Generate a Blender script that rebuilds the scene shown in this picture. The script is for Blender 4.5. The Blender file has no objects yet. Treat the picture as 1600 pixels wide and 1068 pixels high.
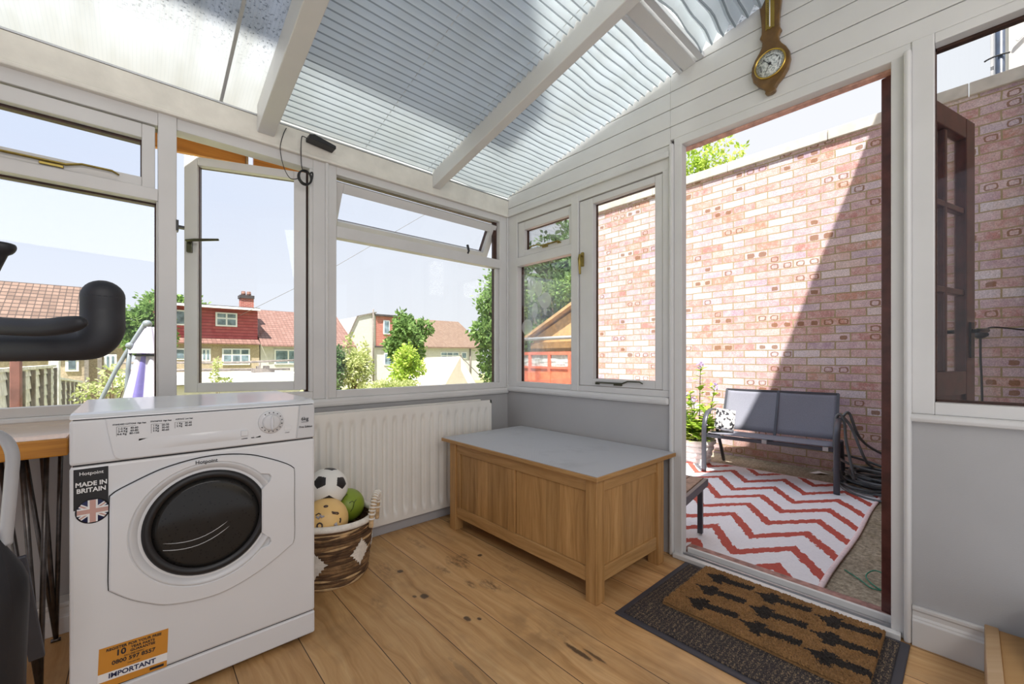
import bpy, math, random
from mathutils import Vector, Matrix

# ------------------------------------------------------------------ camera, sky, sun, lamps, exposure
SC = bpy.context.scene
COL = SC.collection
CAMP = Vector((-2.027, -2.285, 1.0))
cam = bpy.data.objects.new('camera', bpy.data.cameras.new('camera'))
COL.objects.link(cam)
cam.data.sensor_width = 36.0
cam.data.lens = 649.0 / 1600.0 * 36.0
cam.data.shift_y = 25.0 / 1600.0
cam.data.clip_start = 0.02
cam.data.clip_end = 500
cam.location = CAMP
cam.rotation_euler = (math.pi / 2, 0, math.radians(47.81 - 90))
SC.camera = cam
SC.view_settings.view_transform = 'Standard'
SC.view_settings.look = 'None'
SC.view_settings.gamma = 1.0
SC.view_settings.exposure = 0.0
SC.view_settings.use_curve_mapping = False

SUN_DIR = Vector((1.25, 1.0, -2.92))
SUN_E = 12.0
SKY_LOW, SKY_MID, SKY_TOP, SKY_STR = (.96, .98, 1.04), (.78, .86, 1.06), (1.15, 1.25, 1.42), 1.0
FILL_W = 49.0

W = bpy.data.worlds.new('sky'); SC.world = W; W.use_nodes = True
_n = W.node_tree; _n.nodes.clear()
def _wn(t): return _n.nodes.new(t)
tc = _wn('ShaderNodeTexCoord'); sx = _wn('ShaderNodeSeparateXYZ'); _n.links.new(tc.outputs['Generated'], sx.inputs[0])
ramp = _wn('ShaderNodeValToRGB'); _n.links.new(sx.outputs['Z'], ramp.inputs[0])
e = ramp.color_ramp.elements
e[0].position = 0.0; e[0].color = (*SKY_LOW, 1)
e[1].position = 0.95; e[1].color = (*SKY_TOP, 1)
k = e.new(0.30); k.color = (*SKY_MID, 1)
k = e.new(0.50); k.color = (*SKY_MID, 1)
mr = _wn('ShaderNodeMapRange'); _n.links.new(sx.outputs['X'], mr.inputs[0])
mr.inputs[1].default_value = -0.1; mr.inputs[2].default_value = 1.0; mr.inputs[3].default_value = 0.0; mr.inputs[4].default_value = 0.85
mx = _wn('ShaderNodeMix'); mx.data_type = 'RGBA'
_n.links.new(mr.outputs[0], mx.inputs['Factor']); _n.links.new(ramp.outputs[0], mx.inputs['A']); mx.inputs['B'].default_value = (.98, .985, 1.0, 1)
bg = _wn('ShaderNodeBackground'); _n.links.new(mx.outputs['Result'], bg.inputs[0]); bg.inputs[1].default_value = SKY_STR
wo = _wn('ShaderNodeOutputWorld'); _n.links.new(bg.outputs[0], wo.inputs[0])

sun = bpy.data.objects.new('sun', bpy.data.lights.new('sun', 'SUN')); COL.objects.link(sun)
sun.data.energy = SUN_E; sun.data.angle = math.radians(0.55); sun.data.color = (1, .95, .88)
sun.rotation_euler = SUN_DIR.to_track_quat('-Z', 'Y').to_euler(); sun.location = (-8, -8, 20)

def area(name, loc, look, sx_, sy_, watts, color=(1, 1, 1)):
    o = bpy.data.objects.new(name, bpy.data.lights.new(name, 'AREA')); COL.objects.link(o)
    o.data.shape = 'RECTANGLE'; o.data.size = sx_; o.data.size_y = sy_; o.data.energy = watts; o.data.color = color
    o.location = loc; o.rotation_euler = (Vector(look) - Vector(loc)).to_track_quat('-Z', 'Y').to_euler()
    return o
# added fill lamp behind the camera, brightening the room through the wide opening
area('kitchen_light', (-2.0, -3.7, 2.62), (-1.35, -.6, 0.35), 2.6, 1.2, FILL_W, (1, .97, .93))

# ------------------------------------------------------------------ mesh building helpers
ORI = {}
class MB:
    """collects shapes in world coordinates and links them as one mesh object"""
    def __init__(s, xf=None): s.v, s.f, s.m, s.s, s.xf = [], [], [], [], xf
    def add(s, vs, fs, m=0, smooth=False):
        b = len(s.v)
        for p in vs:
            p = Vector(p); s.v.append(s.xf @ p if s.xf else p)
        for f in fs: s.f.append([b + i for i in f]); s.m.append(m); s.s.append(smooth)
        return s
    def box(s, x0, x1, y0, y1, z0, z1, m=0):
        if x1 < x0: x0, x1 = x1, x0
        if y1 < y0: y0, y1 = y1, y0
        if z1 < z0: z0, z1 = z1, z0
        return s.add([(x0, y0, z0), (x1, y0, z0), (x1, y1, z0), (x0, y1, z0), (x0, y0, z1), (x1, y0, z1), (x1, y1, z1), (x0, y1, z1)],
                     [(0, 3, 2, 1), (4, 5, 6, 7), (0, 1, 5, 4), (1, 2, 6, 5), (2, 3, 7, 6), (3, 0, 4, 7)], m)
    def pb(s, pl, u0, u1, w0, w1, d0, d1, m=0):      # box in a wall's own axes: along, up, outward
        return s.box(u0, u1, d0, d1, w0, w1, m) if pl == 'A' else s.box(d0, d1, u0, u1, w0, w1, m)
    def frame(s, pl, u0, u1, w0, w1, d0, d1, tl, tr, tb, tt, m=0):
        s.pb(pl, u0, u0 + tl, w0, w1, d0, d1, m); s.pb(pl, u1 - tr, u1, w0, w1, d0, d1, m)
        s.pb(pl, u0 + tl, u1 - tr, w0, w0 + tb, d0, d1, m); s.pb(pl, u0 + tl, u1 - tr, w1 - tt, w1, d0, d1, m)
        return s
    def bar(s, a, b, w, h, up=(0, 0, 1), m=0):         # rectangular bar from a to b
        a, b = Vector(a), Vector(b); d = (b - a).normalized(); up = Vector(up)
        r = d.cross(up)
        if r.length < 1e-5: r = d.cross(Vector((1, 0, 0)))
        r.normalize(); u = r.cross(d)
        vs = []
        for p in (a, b):
            for i, j in ((-1, -1), (1, -1), (1, 1), (-1, 1)): vs.append(p + r * (i * w / 2) + u * (j * h / 2))
        return s.add(vs, [(0, 3, 2, 1), (4, 5, 6, 7), (0, 1, 5, 4), (1, 2, 6, 5), (2, 3, 7, 6), (3, 0, 4, 7)], m)
    def tube(s, pts, r, n=8, closed=False, m=0, flat=1.0, up=None):
        pts = [Vector(p) for p in pts]; N = len(pts); rr = r if isinstance(r, (list, tuple)) else [r] * N
        vs = []; prev = None
        for i, p in enumerate(pts):
            if closed: t = pts[(i + 1) % N] - pts[i - 1]
            else: t = pts[min(i + 1, N - 1)] - pts[max(i - 1, 0)]
            t.normalize()
            if up is not None: a = t.cross(Vector(up))
            elif prev is None: a = t.cross(Vector((0, 0, 1))) if abs(t.z) < .9 else t.cross(Vector((1, 0, 0)))
            else: a = prev - t * prev.dot(t)
            a.normalize(); prev = a; b = t.cross(a)
            for k in range(n):
                q = 2 * math.pi * k / n
                vs.append(p + (a * math.cos(q) + b * (math.sin(q) * flat)) * rr[i])
        fs = []
        for i in range(N if closed else N - 1):
            j = (i + 1) % N
            for k in range(n): fs.append((i * n + k, i * n + (k + 1) % n, j * n + (k + 1) % n, j * n + k))
        s.add(vs, fs, m, True)
        if not closed:
            b0 = len(s.v) - N * n
            s.f.append([b0 + k for k in range(n)][::-1]); s.m.append(m); s.s.append(False)
            s.f.append([b0 + (N - 1) * n + k for k in range(n)]); s.m.append(m); s.s.append(False)
        return s
    def lathe(s, prof, c=(0, 0, 0), n=32, axis=None, m=0, mod=None, caps=True, smooth=True):
        M = axis or Matrix.Identity(3); c = Vector(c); vs = []
        for (r, z) in prof:
            for k in range(n):
                q = 2 * math.pi * k / n; rr = r * (mod(q, z) if mod else 1)
                vs.append(c + M @ Vector((rr * math.cos(q), rr * math.sin(q), z)))
        fs = [(i * n + k, i * n + (k + 1) % n, (i + 1) * n + (k + 1) % n, (i + 1) * n + k) for i in range(len(prof) - 1) for k in range(n)]
        s.add(vs, fs, m, smooth); b = len(s.v) - len(prof) * n
        if caps:
            if prof[0][0] > 1e-6: s.f.append([b + k for k in range(n)][::-1]); s.m.append(m); s.s.append(False)
            if prof[-1][0] > 1e-6: s.f.append([b + (len(prof) - 1) * n + k for k in range(n)]); s.m.append(m); s.s.append(False)
        return s
    def prism(s, poly, fn, d0, d1, m=0, smooth=False):     # fn(u, w, d) -> point
        n = len(poly)
        vs = [fn(u, w, d0) for u, w in poly] + [fn(u, w, d1) for u, w in poly]
        fs = [list(range(n))[::-1], list(range(n, 2 * n))] + [(i, (i + 1) % n, n + (i + 1) % n, n + i) for i in range(n)]
        return s.add(vs, fs, m, smooth)
    def sphere(s, c, r, nu=24, nv=14, sc=(1, 1, 1), m=0):
        c = Vector(c); vs = [c + Vector((0, 0, -r * sc[2]))]
        for j in range(1, nv):
            a = -math.pi / 2 + math.pi * j / nv
            for k in range(nu):
                q = 2 * math.pi * k / nu
                vs.append(c + Vector((r * sc[0] * math.cos(a) * math.cos(q), r * sc[1] * math.cos(a) * math.sin(q), r * sc[2] * math.sin(a))))
        vs.append(c + Vector((0, 0, r * sc[2]))); L = len(vs) - 1
        fs = [(0, 1 + (k + 1) % nu, 1 + k) for k in range(nu)]
        for j in range(nv - 2):
            b = 1 + j * nu
            fs += [(b + k, b + (k + 1) % nu, b + nu + (k + 1) % nu, b + nu + k) for k in range(nu)]
        b = 1 + (nv - 2) * nu
        fs += [(b + k, b + (k + 1) % nu, L) for k in range(nu)]
        return s.add(vs, fs, m, True)
    def grid(s, fn, nu, nv, m=0, smooth=True):             # fn(i/nu, j/nv)
        vs = [fn(i / nu, j / nv) for j in range(nv + 1) for i in range(nu + 1)]
        fs = [(j * (nu + 1) + i, j * (nu + 1) + i + 1, (j + 1) * (nu + 1) + i + 1, (j + 1) * (nu + 1) + i) for j in range(nv) for i in range(nu)]
        return s.add(vs, fs, m, smooth)
    def build(s, name, mats, parent=None, bevel=0, subd=0, solid=0, origin=None):
        if not isinstance(mats, (list, tuple)): mats = [mats]
        if parent is not None: org = ORI[parent.as_pointer()]
        elif origin is not None: org = Vector(origin)
        else:
            xs = [p.x for p in s.v]; ys = [p.y for p in s.v]
            org = Vector(((min(xs) + max(xs)) / 2, (min(ys) + max(ys)) / 2, min(p.z for p in s.v)))
        me = bpy.data.meshes.new(name)
        me.from_pydata([p - org for p in s.v], [], s.f)
        for mt in mats: me.materials.append(mt)
        me.polygons.foreach_set('material_index', s.m)
        me.polygons.foreach_set('use_smooth', s.s)
        me.update()
        o = bpy.data.objects.new(name, me); COL.objects.link(o)
        if parent is not None: o.parent = parent
        else: o.location = org
        ORI[o.as_pointer()] = org
        if solid:
            md = o.modifiers.new('s', 'SOLIDIFY'); md.thickness = solid; md.offset = 0
        if bevel:
            md = o.modifiers.new('b', 'BEVEL'); md.width = bevel; md.segments = 2; md.limit_method = 'ANGLE'; md.angle_limit = math.radians(40)
        if subd:
            md = o.modifiers.new('u', 'SUBSURF'); md.levels = subd; md.render_levels = subd
        return o

def tag(o, label=None, cat=None, group=None, kind=None):
    if label: o['label'] = label
    if cat: o['category'] = cat
    if group: o['group'] = group
    if kind: o['kind'] = kind
    return o
def thing(name, label, cat, loc, group=None, kind=None):
    o = bpy.data.objects.new(name, None); COL.objects.link(o); o.location = loc; o.empty_display_size = .1
    ORI[o.as_pointer()] = Vector(loc)
    return tag(o, label, cat, group, kind)
def copy_tree(o, off, label, rot=0):
    off = Vector(off); r = o.copy(); COL.objects.link(r); r.location = o.location + off; r.rotation_euler.z += rot; r['label'] = label
    for c in list(o.children):
        d = c.copy(); COL.objects.link(d); d.parent = r
        for g in list(c.children):
            h = g.copy(); COL.objects.link(h); h.parent = d
    return r
def arc(c, r, a0, a1, n, fn): return [fn(c[0] + r * math.cos(a0 + (a1 - a0) * i / n), c[1] + r * math.sin(a0 + (a1 - a0) * i / n)) for i in range(n + 1)]
def spline(pts, n=8, closed=False):
    pts = [Vector(p) for p in pts]; N = len(pts); out = []
    for i in range(N if closed else N - 1):
        if closed: a, b, c, d = pts[i - 1], pts[i], pts[(i + 1) % N], pts[(i + 2) % N]
        else: a, b, c, d = pts[max(i - 1, 0)], pts[i], pts[i + 1], pts[min(i + 2, N - 1)]
        for k in range(n):
            t = k / n
            out.append(0.5 * (2 * b + (c - a) * t + (2 * a - 5 * b + 4 * c - d) * t * t + (3 * b - a - 3 * c + d) * t ** 3))
    if not closed: out.append(pts[-1])
    return out
def PA(u, w, d): return (u, d, w)      # wall A axes: along x, up z, outward y
def PB(u, w, d): return (d, u, w)      # wall B axes: along y, up z, outward x

def text(name, s, size, at, mat, parent, face='A', rot=0, bold=0, align='CENTER', sx=1.0):
    cu = bpy.data.curves.new(name, 'FONT'); cu.body = s; cu.size = size; cu.align_x = align; cu.align_y = 'CENTER'
    cu.extrude = .0004; cu.offset = bold; cu.resolution_u = 3
    to = bpy.data.objects.new('t', cu); COL.objects.link(to)
    dg = bpy.context.evaluated_depsgraph_get()
    me = bpy.data.meshes.new_from_object(to.evaluated_get(dg)); bpy.data.objects.remove(to)
    B_ = Matrix(((1, 0, 0), (0, 0, -1), (0, 1, 0))) if face == 'A' else Matrix(((0, 0, -1), (-1, 0, 0), (0, 1, 0)))
    M = B_ @ Matrix.Rotation(rot, 3, 'Z') @ Matrix.Diagonal((sx, 1, 1))
    org = ORI[parent.as_pointer()]
    me.transform(Matrix.Translation(Vector(at) - org) @ M.to_4x4())
    me.materials.clear(); me.materials.append(mat); me.name = name
    o = bpy.data.objects.new(name, me); COL.objects.link(o); o.parent = parent; ORI[o.as_pointer()] = org
    return o

# ------------------------------------------------------------------ materials
def lin(c): return tuple((v / 255 / 12.92) if v / 255 <= .04045 else ((v / 255 + .055) / 1.055) ** 2.4 for v in c)
class G:
    def __init__(s, name):
        s.mat = bpy.data.materials.new(name); s.mat.use_nodes = True; s.t = s.mat.node_tree
        s.p = s.t.nodes['Principled BSDF']; s.out = s.t.nodes['Material Output']
    def put(s, sock, v):
        if isinstance(v, bpy.types.NodeSocket): s.t.links.new(v, sock)
        elif isinstance(v, tuple) and len(v) == 3 and len(sock.default_value) == 4: sock.default_value = (*v, 1)
        else: sock.default_value = v
    def n(s, typ, at=None, out=0, **kw):
        nd = s.t.nodes.new('ShaderNode' + typ)
        for k_, v in (at or {}).items(): setattr(nd, k_, v)
        for k_, v in kw.items():
            key = int(k_[1:]) if k_[0] == 'i' and k_[1:].isdigit() else k_.replace('_', ' ')
            s.put(nd.inputs[key], v)
        return nd.outputs[out]
    def m(s, op, a, b=0.0, c=0.0): return s.n('Math', {'operation': op}, i0=a, i1=b, i2=c)
    def mix(s, f, a, b, typ='MIX'):
        nd = s.t.nodes.new('ShaderNodeMix'); nd.data_type = 'RGBA'; nd.blend_type = typ
        s.put(nd.inputs['Factor'], f); s.put(nd.inputs['A'], a); s.put(nd.inputs['B'], b)
        return nd.outputs['Result']
    def ramp(s, f, *stops, const=False):
        nd = s.t.nodes.new('ShaderNodeValToRGB'); cr = nd.color_ramp
        if const: cr.interpolation = 'CONSTANT'
        while len(cr.elements) < len(stops): cr.elements.new(.5)
        for el, (p, c) in zip(cr.elements, stops): el.position = p; el.color = (*c, 1) if len(c) == 3 else c
        s.put(nd.inputs[0], f); return nd.outputs[0]
    def pos(s): return s.n('NewGeometry')
    def xyz(s, v=None):
        nd = s.t.nodes.new('ShaderNodeSeparateXYZ'); s.put(nd.inputs[0], v if v is not None else s.pos()); return nd.outputs
    def vec(s, x, y, z=0.0): return s.n('CombineXYZ', i0=x, i1=y, i2=z)
    def noise(s, v, scale, detail=3, rough=.55, out=0): return s.n('TexNoise', None, out, Vector=v, Scale=scale, Detail=detail, Roughness=rough)
    def white(s, v, out=0): return s.n('TexWhiteNoise', None, out, Vector=v)
    def bump(s, h, strength=.3, dist=.01): s.put(s.p.inputs['Normal'], s.n('Bump', Height=h, Strength=strength, Distance=dist))
    def base(s, c): s.put(s.p.inputs['Base Color'], c)
    def set(s, **kw):
        for k_, v in kw.items(): s.put(s.p.inputs[k_.replace('_', ' ')], v)
        return s
    def surf(s, sh): s.t.links.new(sh, s.out.inputs['Surface'])

def simple(name, c, rough=.5, metal=0.0, var=.06, scale=6.0, bump=0.0, bscale=60.0, coat=0.0):
    g = G(name); c = lin(c); nz = g.noise(g.pos(), scale)
    lo = tuple(v * (1 - 2 * var) for v in c); hi = tuple(min(1, v * (1 + 2 * var)) for v in c)
    g.base(g.ramp(nz, (.3, lo), (.7, hi))); g.set(Roughness=rough, Metallic=metal, Coat_Weight=coat)
    if bump: g.bump(g.noise(g.pos(), bscale, 4), bump, .004)
    return g.mat

WHITE = simple('white_gloss_paint', (208, 207, 205), .38, var=.02, scale=4, bump=.05, bscale=90)
WHITE2 = simple('aged_white_paint', (220, 216, 206), .5, var=.05, scale=9, bump=.1)
PLASTIC = simple('white_enamel', (218, 219, 221), .22, var=.012, scale=3, coat=.2)
SILVER = simple('pale_silver_plastic', (205, 206, 208), .3, var=.02)
GREYWALL = simple('grey_wall_paint', (170, 169, 169), .7, var=.025, scale=2.5, bump=.12, bscale=220)
GREYBOX = simple('grey_skirting_paint', (170, 170, 173), .5, var=.02)
OUTER = simple('dark_stained_timber', (62, 36, 26), .45, var=.2, scale=25)
MAHOG = simple('mahogany_timber', (84, 42, 38), .35, var=.2, scale=14, coat=.2)
PINKWOOD = simple('worn_pink_primer', (205, 160, 145), .7, var=.15, scale=30)
BRASS = simple('antique_brass', (150, 132, 72), .32, .9, var=.1, scale=40)
DARKBRASS = simple('dark_bronze', (86, 86, 70), .35, .8, var=.1)
BLACK = simple('black_plastic', (24, 24, 27), .42, var=.1)
SATIN = simple('black_rubber_foam', (30, 32, 38), .55, var=.08, bump=.06, bscale=400)
STEEL = simple('brushed_aluminium', (190, 191, 193), .35, .85, var=.05)
GREYTUBE = simple('grey_enamelled_tube', (176, 177, 180), .35, var=.03)
IRON = simple('raw_steel', (92, 88, 86), .32, .85, var=.15, scale=30)
DARKGREY = simple('dark_grey_metal', (74, 76, 84), .4, .3, var=.06)
GOLD = simple('polished_brass', (196, 164, 84), .25, .95, var=.05)
GROOVE = simple('dark_gap', (40, 40, 42), .8)

def m_glass(name, tint=(1, 1, 1), fac=.55):
    g = G(name)
    fr = g.n('Fresnel', IOR=1.45)
    sh = g.n('MixShader', i0=g.m('MULTIPLY', fr, fac), i1=g.n('BsdfTransparent', Color=tint), i2=g.n('BsdfGlossy', Roughness=.02))
    g.surf(sh); return g.mat
GLASS = m_glass('clear_window_glass', (.97, .98, .98))
def m_reflect():
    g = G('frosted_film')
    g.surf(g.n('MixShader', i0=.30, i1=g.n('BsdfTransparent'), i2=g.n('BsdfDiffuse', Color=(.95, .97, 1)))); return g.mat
def m_reflect2():
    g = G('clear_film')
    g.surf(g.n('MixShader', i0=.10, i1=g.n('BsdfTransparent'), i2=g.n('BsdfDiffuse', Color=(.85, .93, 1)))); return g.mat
REFLECT, REFLECT2 = m_reflect(), m_reflect2()  # pale see-through tints for the reflection painted on the corner pane
def m_oakfloor():
    g = G('oak_floor_boards'); p = g.pos(); x, y, z = g.xyz(p)[:3]
    u = g.m('DIVIDE', g.m('ADD', x, 1.402 + .196 * 20), .196); iu = g.m('FLOOR', u); fu = g.m('FRACT', u)
    r1 = g.white(g.vec(iu, 3.7))
    v = g.m('DIVIDE', g.m('ADD', y, g.m('ADD', 2.32, g.m('MULTIPLY', r1, .85))), 2.9); iv = g.m('FLOOR', v); fv = g.m('FRACT', v)
    rb = g.white(g.vec(iu, iv, 1.3)); rb2 = g.white(g.vec(iu, iv, 8.1))
    off = g.m('MULTIPLY', rb, 37.0)
    warp = g.noise(g.vec(g.m('MULTIPLY', x, 5.0), g.m('MULTIPLY', y, 1.6), off), 1.6, 2)
    gx = g.m('ADD', g.m('MULTIPLY', x, 34.0), g.m('MULTIPLY', warp, 4.2))
    grain = g.noise(g.vec(gx, g.m('MULTIPLY', y, 1.3), off), 1.0, 5, .62)
    fine = g.noise(g.vec(g.m('MULTIPLY', x, 160.0), g.m('MULTIPLY', y, 6.0), off), 1.0, 3)
    c = g.ramp(grain, (.20, lin((146, 108, 62))), (.42, lin((198, 156, 104))), (.6, lin((214, 175, 124))), (.8, lin((224, 192, 146))))
    c = g.mix(g.m('MULTIPLY', fine, .35), c, lin((140, 102, 60)), 'MIX')
    tone = g.ramp(rb2, (0, (.84, .80, .74)), (.5, (1, .97, .93)), (1, (1.08, 1.03, 1.0)))
    c = g.mix(1.0, c, tone, 'MULTIPLY')
    kn = g.n('TexVoronoi', {'distance': 'EUCLIDEAN'}, 0, Vector=g.vec(g.m('ADD', g.m('MULTIPLY', x, 1.0), g.m('MULTIPLY', warp, .07)), g.m('MULTIPLY', y, .55), 0.3), Scale=3.3)
    kmask = g.ramp(kn, (.05, (1, 1, 1)), (.11, (.4, .4, .4)), (.30, (0, 0, 0)))
    kmask = g.m('MULTIPLY', kmask, g.ramp(g.noise(p, 9, 3), (.40, (0, 0, 0)), (.52, (1, 1, 1))))
    c = g.mix(g.m('MULTIPLY', kmask, .9), c, lin((70, 50, 32)))
    sm = g.ramp(g.noise(g.vec(g.m('MULTIPLY', x, 1.0), g.m('MULTIPLY', y, .6)), 3.2, 4, .7), (.52, (0, 0, 0)), (.68, (1, 1, 1)))
    c = g.mix(g.m('MULTIPLY', sm, .38), c, lin((112, 86, 56)))
    wq = g.m('MULTIPLY', g.m('SUBTRACT', g.noise(p, 34, 4, .75), .5), 2.4)              # bark marks and filled knots of single boards
    for kx, ky, ra, rb, st, dk in ((-1.084, -.988, .012, .018, .9, 0), (-1.05, -1.02, .008, .010, .9, 0), (-1.128, -.745, .016, .02, .9, 0), (-1.16, -.72, .008, .012, .8, 0), (-1.107, -.488, .014, .016, .9, 0), (-1.15, -.45, .06, .10, .45, 1), (-.854, -.60, .05, .085, .85, 1), (-.80, -.56, .03, .04, .6, 1), (-.87, -.86, .035, .07, .85, 1), (-.93, -.80, .02, .05, .7, 1), (-.95, -.62, .02, .06, .6, 1), (-.732, -.615, .012, .014, .95, 0), (-.70, -.82, .04, .05, .4, 1), (-.91, -1.39, .010, .06, .9, 0), (-.885, -1.44, .006, .05, .8, 0), (-.89, -1.30, .02, .06, .45, 1), (-1.29, -.66, .03, .06, .35, 1), (-.90, -.27, .02, .12, .5, 1), (-1.25, -1.22, .012, .10, .35, 0), (-.55, -1.58, .012, .05, .5, 0)):
        ex = g.m('DIVIDE', g.m('SUBTRACT', x, kx), ra); ey = g.m('DIVIDE', g.m('SUBTRACT', y, ky), rb)
        dd = g.m('ADD', g.m('ADD', g.m('MULTIPLY', ex, ex), g.m('MULTIPLY', ey, ey)), wq)
        mk = g.n('MapRange', None, 0, i0=dd, i1=(.1 if dk else .5), i2=(1.25 if dk else 1.3), i3=st, i4=0.0)
        if dk: mk = g.m('MULTIPLY', mk, g.ramp(g.noise(g.vec(g.m('MULTIPLY', x, 60.0), g.m('MULTIPLY', y, 22.0)), 1.0, 4, .7), (.40, (0, 0, 0)), (.62, (1, 1, 1))))
        c = g.mix(mk, c, lin((84, 62, 40)) if dk else lin((70, 52, 38)))
    seam = g.m('MAXIMUM', g.m('LESS_THAN', fu, .014), g.m('LESS_THAN', fv, .0016))
    c = g.mix(seam, c, lin((66, 46, 28)))
    g.base(c); g.set(Roughness=.5)
    g.bump(g.m('SUBTRACT', g.m('MULTIPLY', grain, .4), seam), .25, .003)
    return g.mat
FLOOR = m_oakfloor()
def m_oak(name, axis='Z', a=(168, 128, 78), b=(192, 152, 100), d=(140, 103, 58), board=.0):
    g = G(name); p = g.pos(); x, y, z = g.xyz(p)[:3]
    h = g.m('ADD', x, y)
    along, across = (z, h) if axis == 'Z' else (h, z)
    off = 0.0
    if board:
        ib = g.m('FLOOR', g.m('DIVIDE', h, board)); off = g.m('MULTIPLY', g.white(g.vec(ib, 2.0)), 30.0)
    w = g.noise(g.vec(g.m('MULTIPLY', across, 6.0), g.m('MULTIPLY', along, 2.0), off), 1.5, 2)
    gr = g.noise(g.vec(g.m('ADD', g.m('MULTIPLY', across, 50.0), g.m('MULTIPLY', w, 3.0)), g.m('MULTIPLY', along, 2.4), off), 1.0, 5, .65)
    c = g.ramp(gr, (.25, lin(d)), (.45, lin(a)), (.7, lin(b)))
    if board:
        t = g.ramp(g.white(g.vec(ib, 5.0)), (0, (.88, .86, .82)), (1, (1.1, 1.08, 1.05))); c = g.mix(1.0, c, t, 'MULTIPLY')
    kn = g.n('TexVoronoi', None, 0, Vector=g.vec(g.m('ADD', across, g.m('MULTIPLY', w, .05)), g.m('MULTIPLY', along, .45), .7), Scale=5.0)
    c = g.mix(g.m('MULTIPLY', g.ramp(kn, (.04, (1, 1, 1)), (.12, (0, 0, 0))), .7), c, lin((78, 54, 30)))
    g.base(c); g.set(Roughness=.48); g.bump(gr, .12, .003); return g.mat
OAK = m_oak('oak_boards', 'Z', board=.085)
OAKH = m_oak('oak_rails', 'H')
PINE = m_oak('varnished_pine', 'H', (178, 116, 28), (205, 142, 46), (140, 84, 18))
TIMBER = m_oak('orange_timber_board', 'H', (196, 128, 48), (218, 150, 62), (150, 92, 34))
PALEWOOD = m_oak('scuffed_pale_wood', 'H', (178, 146, 108), (200, 172, 138), (150, 118, 82))
def m_tabletop():
    g = G('weathered_table_boards'); x, y, z = g.xyz()[:3]
    s = g.m('FRACT', g.m('DIVIDE', y, .105)); gr = g.noise(g.vec(g.m('MULTIPLY', x, 3.0), g.m('MULTIPLY', y, 60.0)), 1.0, 4)
    c = g.ramp(gr, (.3, lin((160, 118, 70))), (.7, lin((206, 170, 124))))
    c = g.mix(g.m('LESS_THAN', s, .04), c, lin((92, 60, 30))); g.base(c); g.set(Roughness=.16, Coat_Weight=.5); return g.mat
TABLETOP = m_tabletop()
def m_brick():
    g = G('garden_wall_brick'); p = g.pos(); x, y, z = g.xyz(p)[:3]
    wob = g.m('MULTIPLY', g.m('SUBTRACT', g.noise(p, 9, 2), .5), .012)
    zz = g.m('DIVIDE', g.m('ADD', g.m('ADD', z, 5.0), wob), .075); row = g.m('FLOOR', zz); fz = g.m('FRACT', zz)
    uu = g.m('ADD', g.m('DIVIDE', g.m('ADD', g.m('ADD', y, 20.0), wob), .225), g.m('MULTIPLY', g.m('MODULO', row, 2.0), .5)); cell = g.m('FLOOR', uu); fu = g.m('FRACT', uu)
    r = g.white(g.vec(cell, row, .5)); r2 = g.white(g.vec(cell, row, 4.5)); r3 = g.white(g.vec(cell, row, 9.5))
    c = g.ramp(r, (0, lin((212, 174, 170))), (.16, lin((198, 144, 136))), (.34, lin((224, 200, 204))), (.56, lin((204, 174, 184))), (.72, lin((206, 154, 132))), (.82, lin((234, 226, 230))), (1, lin((190, 162, 180))))
    bl = g.ramp(g.noise(p, 16, 4, .7), (.42, (0, 0, 0)), (.62, (1, 1, 1)))
    c = g.mix(g.m('MULTIPLY', bl, .55), c, lin((232, 214, 214)))
    sp = g.ramp(g.noise(p, 150, 2), (.35, (.72, .72, .72)), (.65, (1.08, 1.08, 1.08))); c = g.mix(1.0, c, sp, 'MULTIPLY')
    # burnt frog rings on some bricks
    hu = g.m('ABSOLUTE', g.m('SUBTRACT', g.m('FRACT', g.m('MULTIPLY', fu, 2.0)), .5)); hz = g.m('ABSOLUTE', g.m('SUBTRACT', fz, .52))
    d = g.m('POWER', g.m('ADD', g.m('POWER', g.m('MULTIPLY', hu, 3.2), 4.0), g.m('POWER', g.m('MULTIPLY', hz, 3.0), 4.0)), .25)
    nb = g.m('MULTIPLY', g.m('SUBTRACT', g.noise(p, 40, 2), .5), .5); d = g.m('ADD', d, nb)
    ring = g.m('LESS_THAN', g.m('ABSOLUTE', g.m('SUBTRACT', d, .86)), .17)
    solid = g.m('LESS_THAN', d, .8)
    rm = g.m('MULTIPLY', g.m('LESS_THAN', r2, .17), ring); sm = g.m('MULTIPLY', g.m('LESS_THAN', r3, .07), solid)
    half = g.m('GREATER_THAN', g.white(g.vec(g.m('FLOOR', g.m('MULTIPLY', uu, 2.0)), row, 2.2)), .35)
    c = g.mix(g.m('MULTIPLY', g.m('MAXIMUM', rm, sm), g.m('MULTIPLY', half, .8)), c, lin((138, 98, 62)))
    mort = g.m('MAXIMUM', g.m('LESS_THAN', fu, .048), g.m('LESS_THAN', fz, .145))
    c = g.mix(mort, c, g.mix(g.noise(p, 30, 2), lin((152, 136, 104)), lin((186, 170, 134))))
    # damp base
    low = g.n('MapRange', None, 0, i0=z, i1=-.05, i2=.45, i3=.75, i4=0.0)
    c = g.mix(g.m('MULTIPLY', low, g.noise(p, 5, 3)), c, lin((140, 100, 66)))
    g.base(c); g.set(Roughness=.9)
    g.bump(g.m('ADD', g.m('MULTIPLY', g.m('SUBTRACT', 1.0, mort), 1.0), g.m('MULTIPLY', g.noise(p, 120, 3), .5)), .9, .010)
    return g.mat
BRICK = m_brick()
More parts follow.
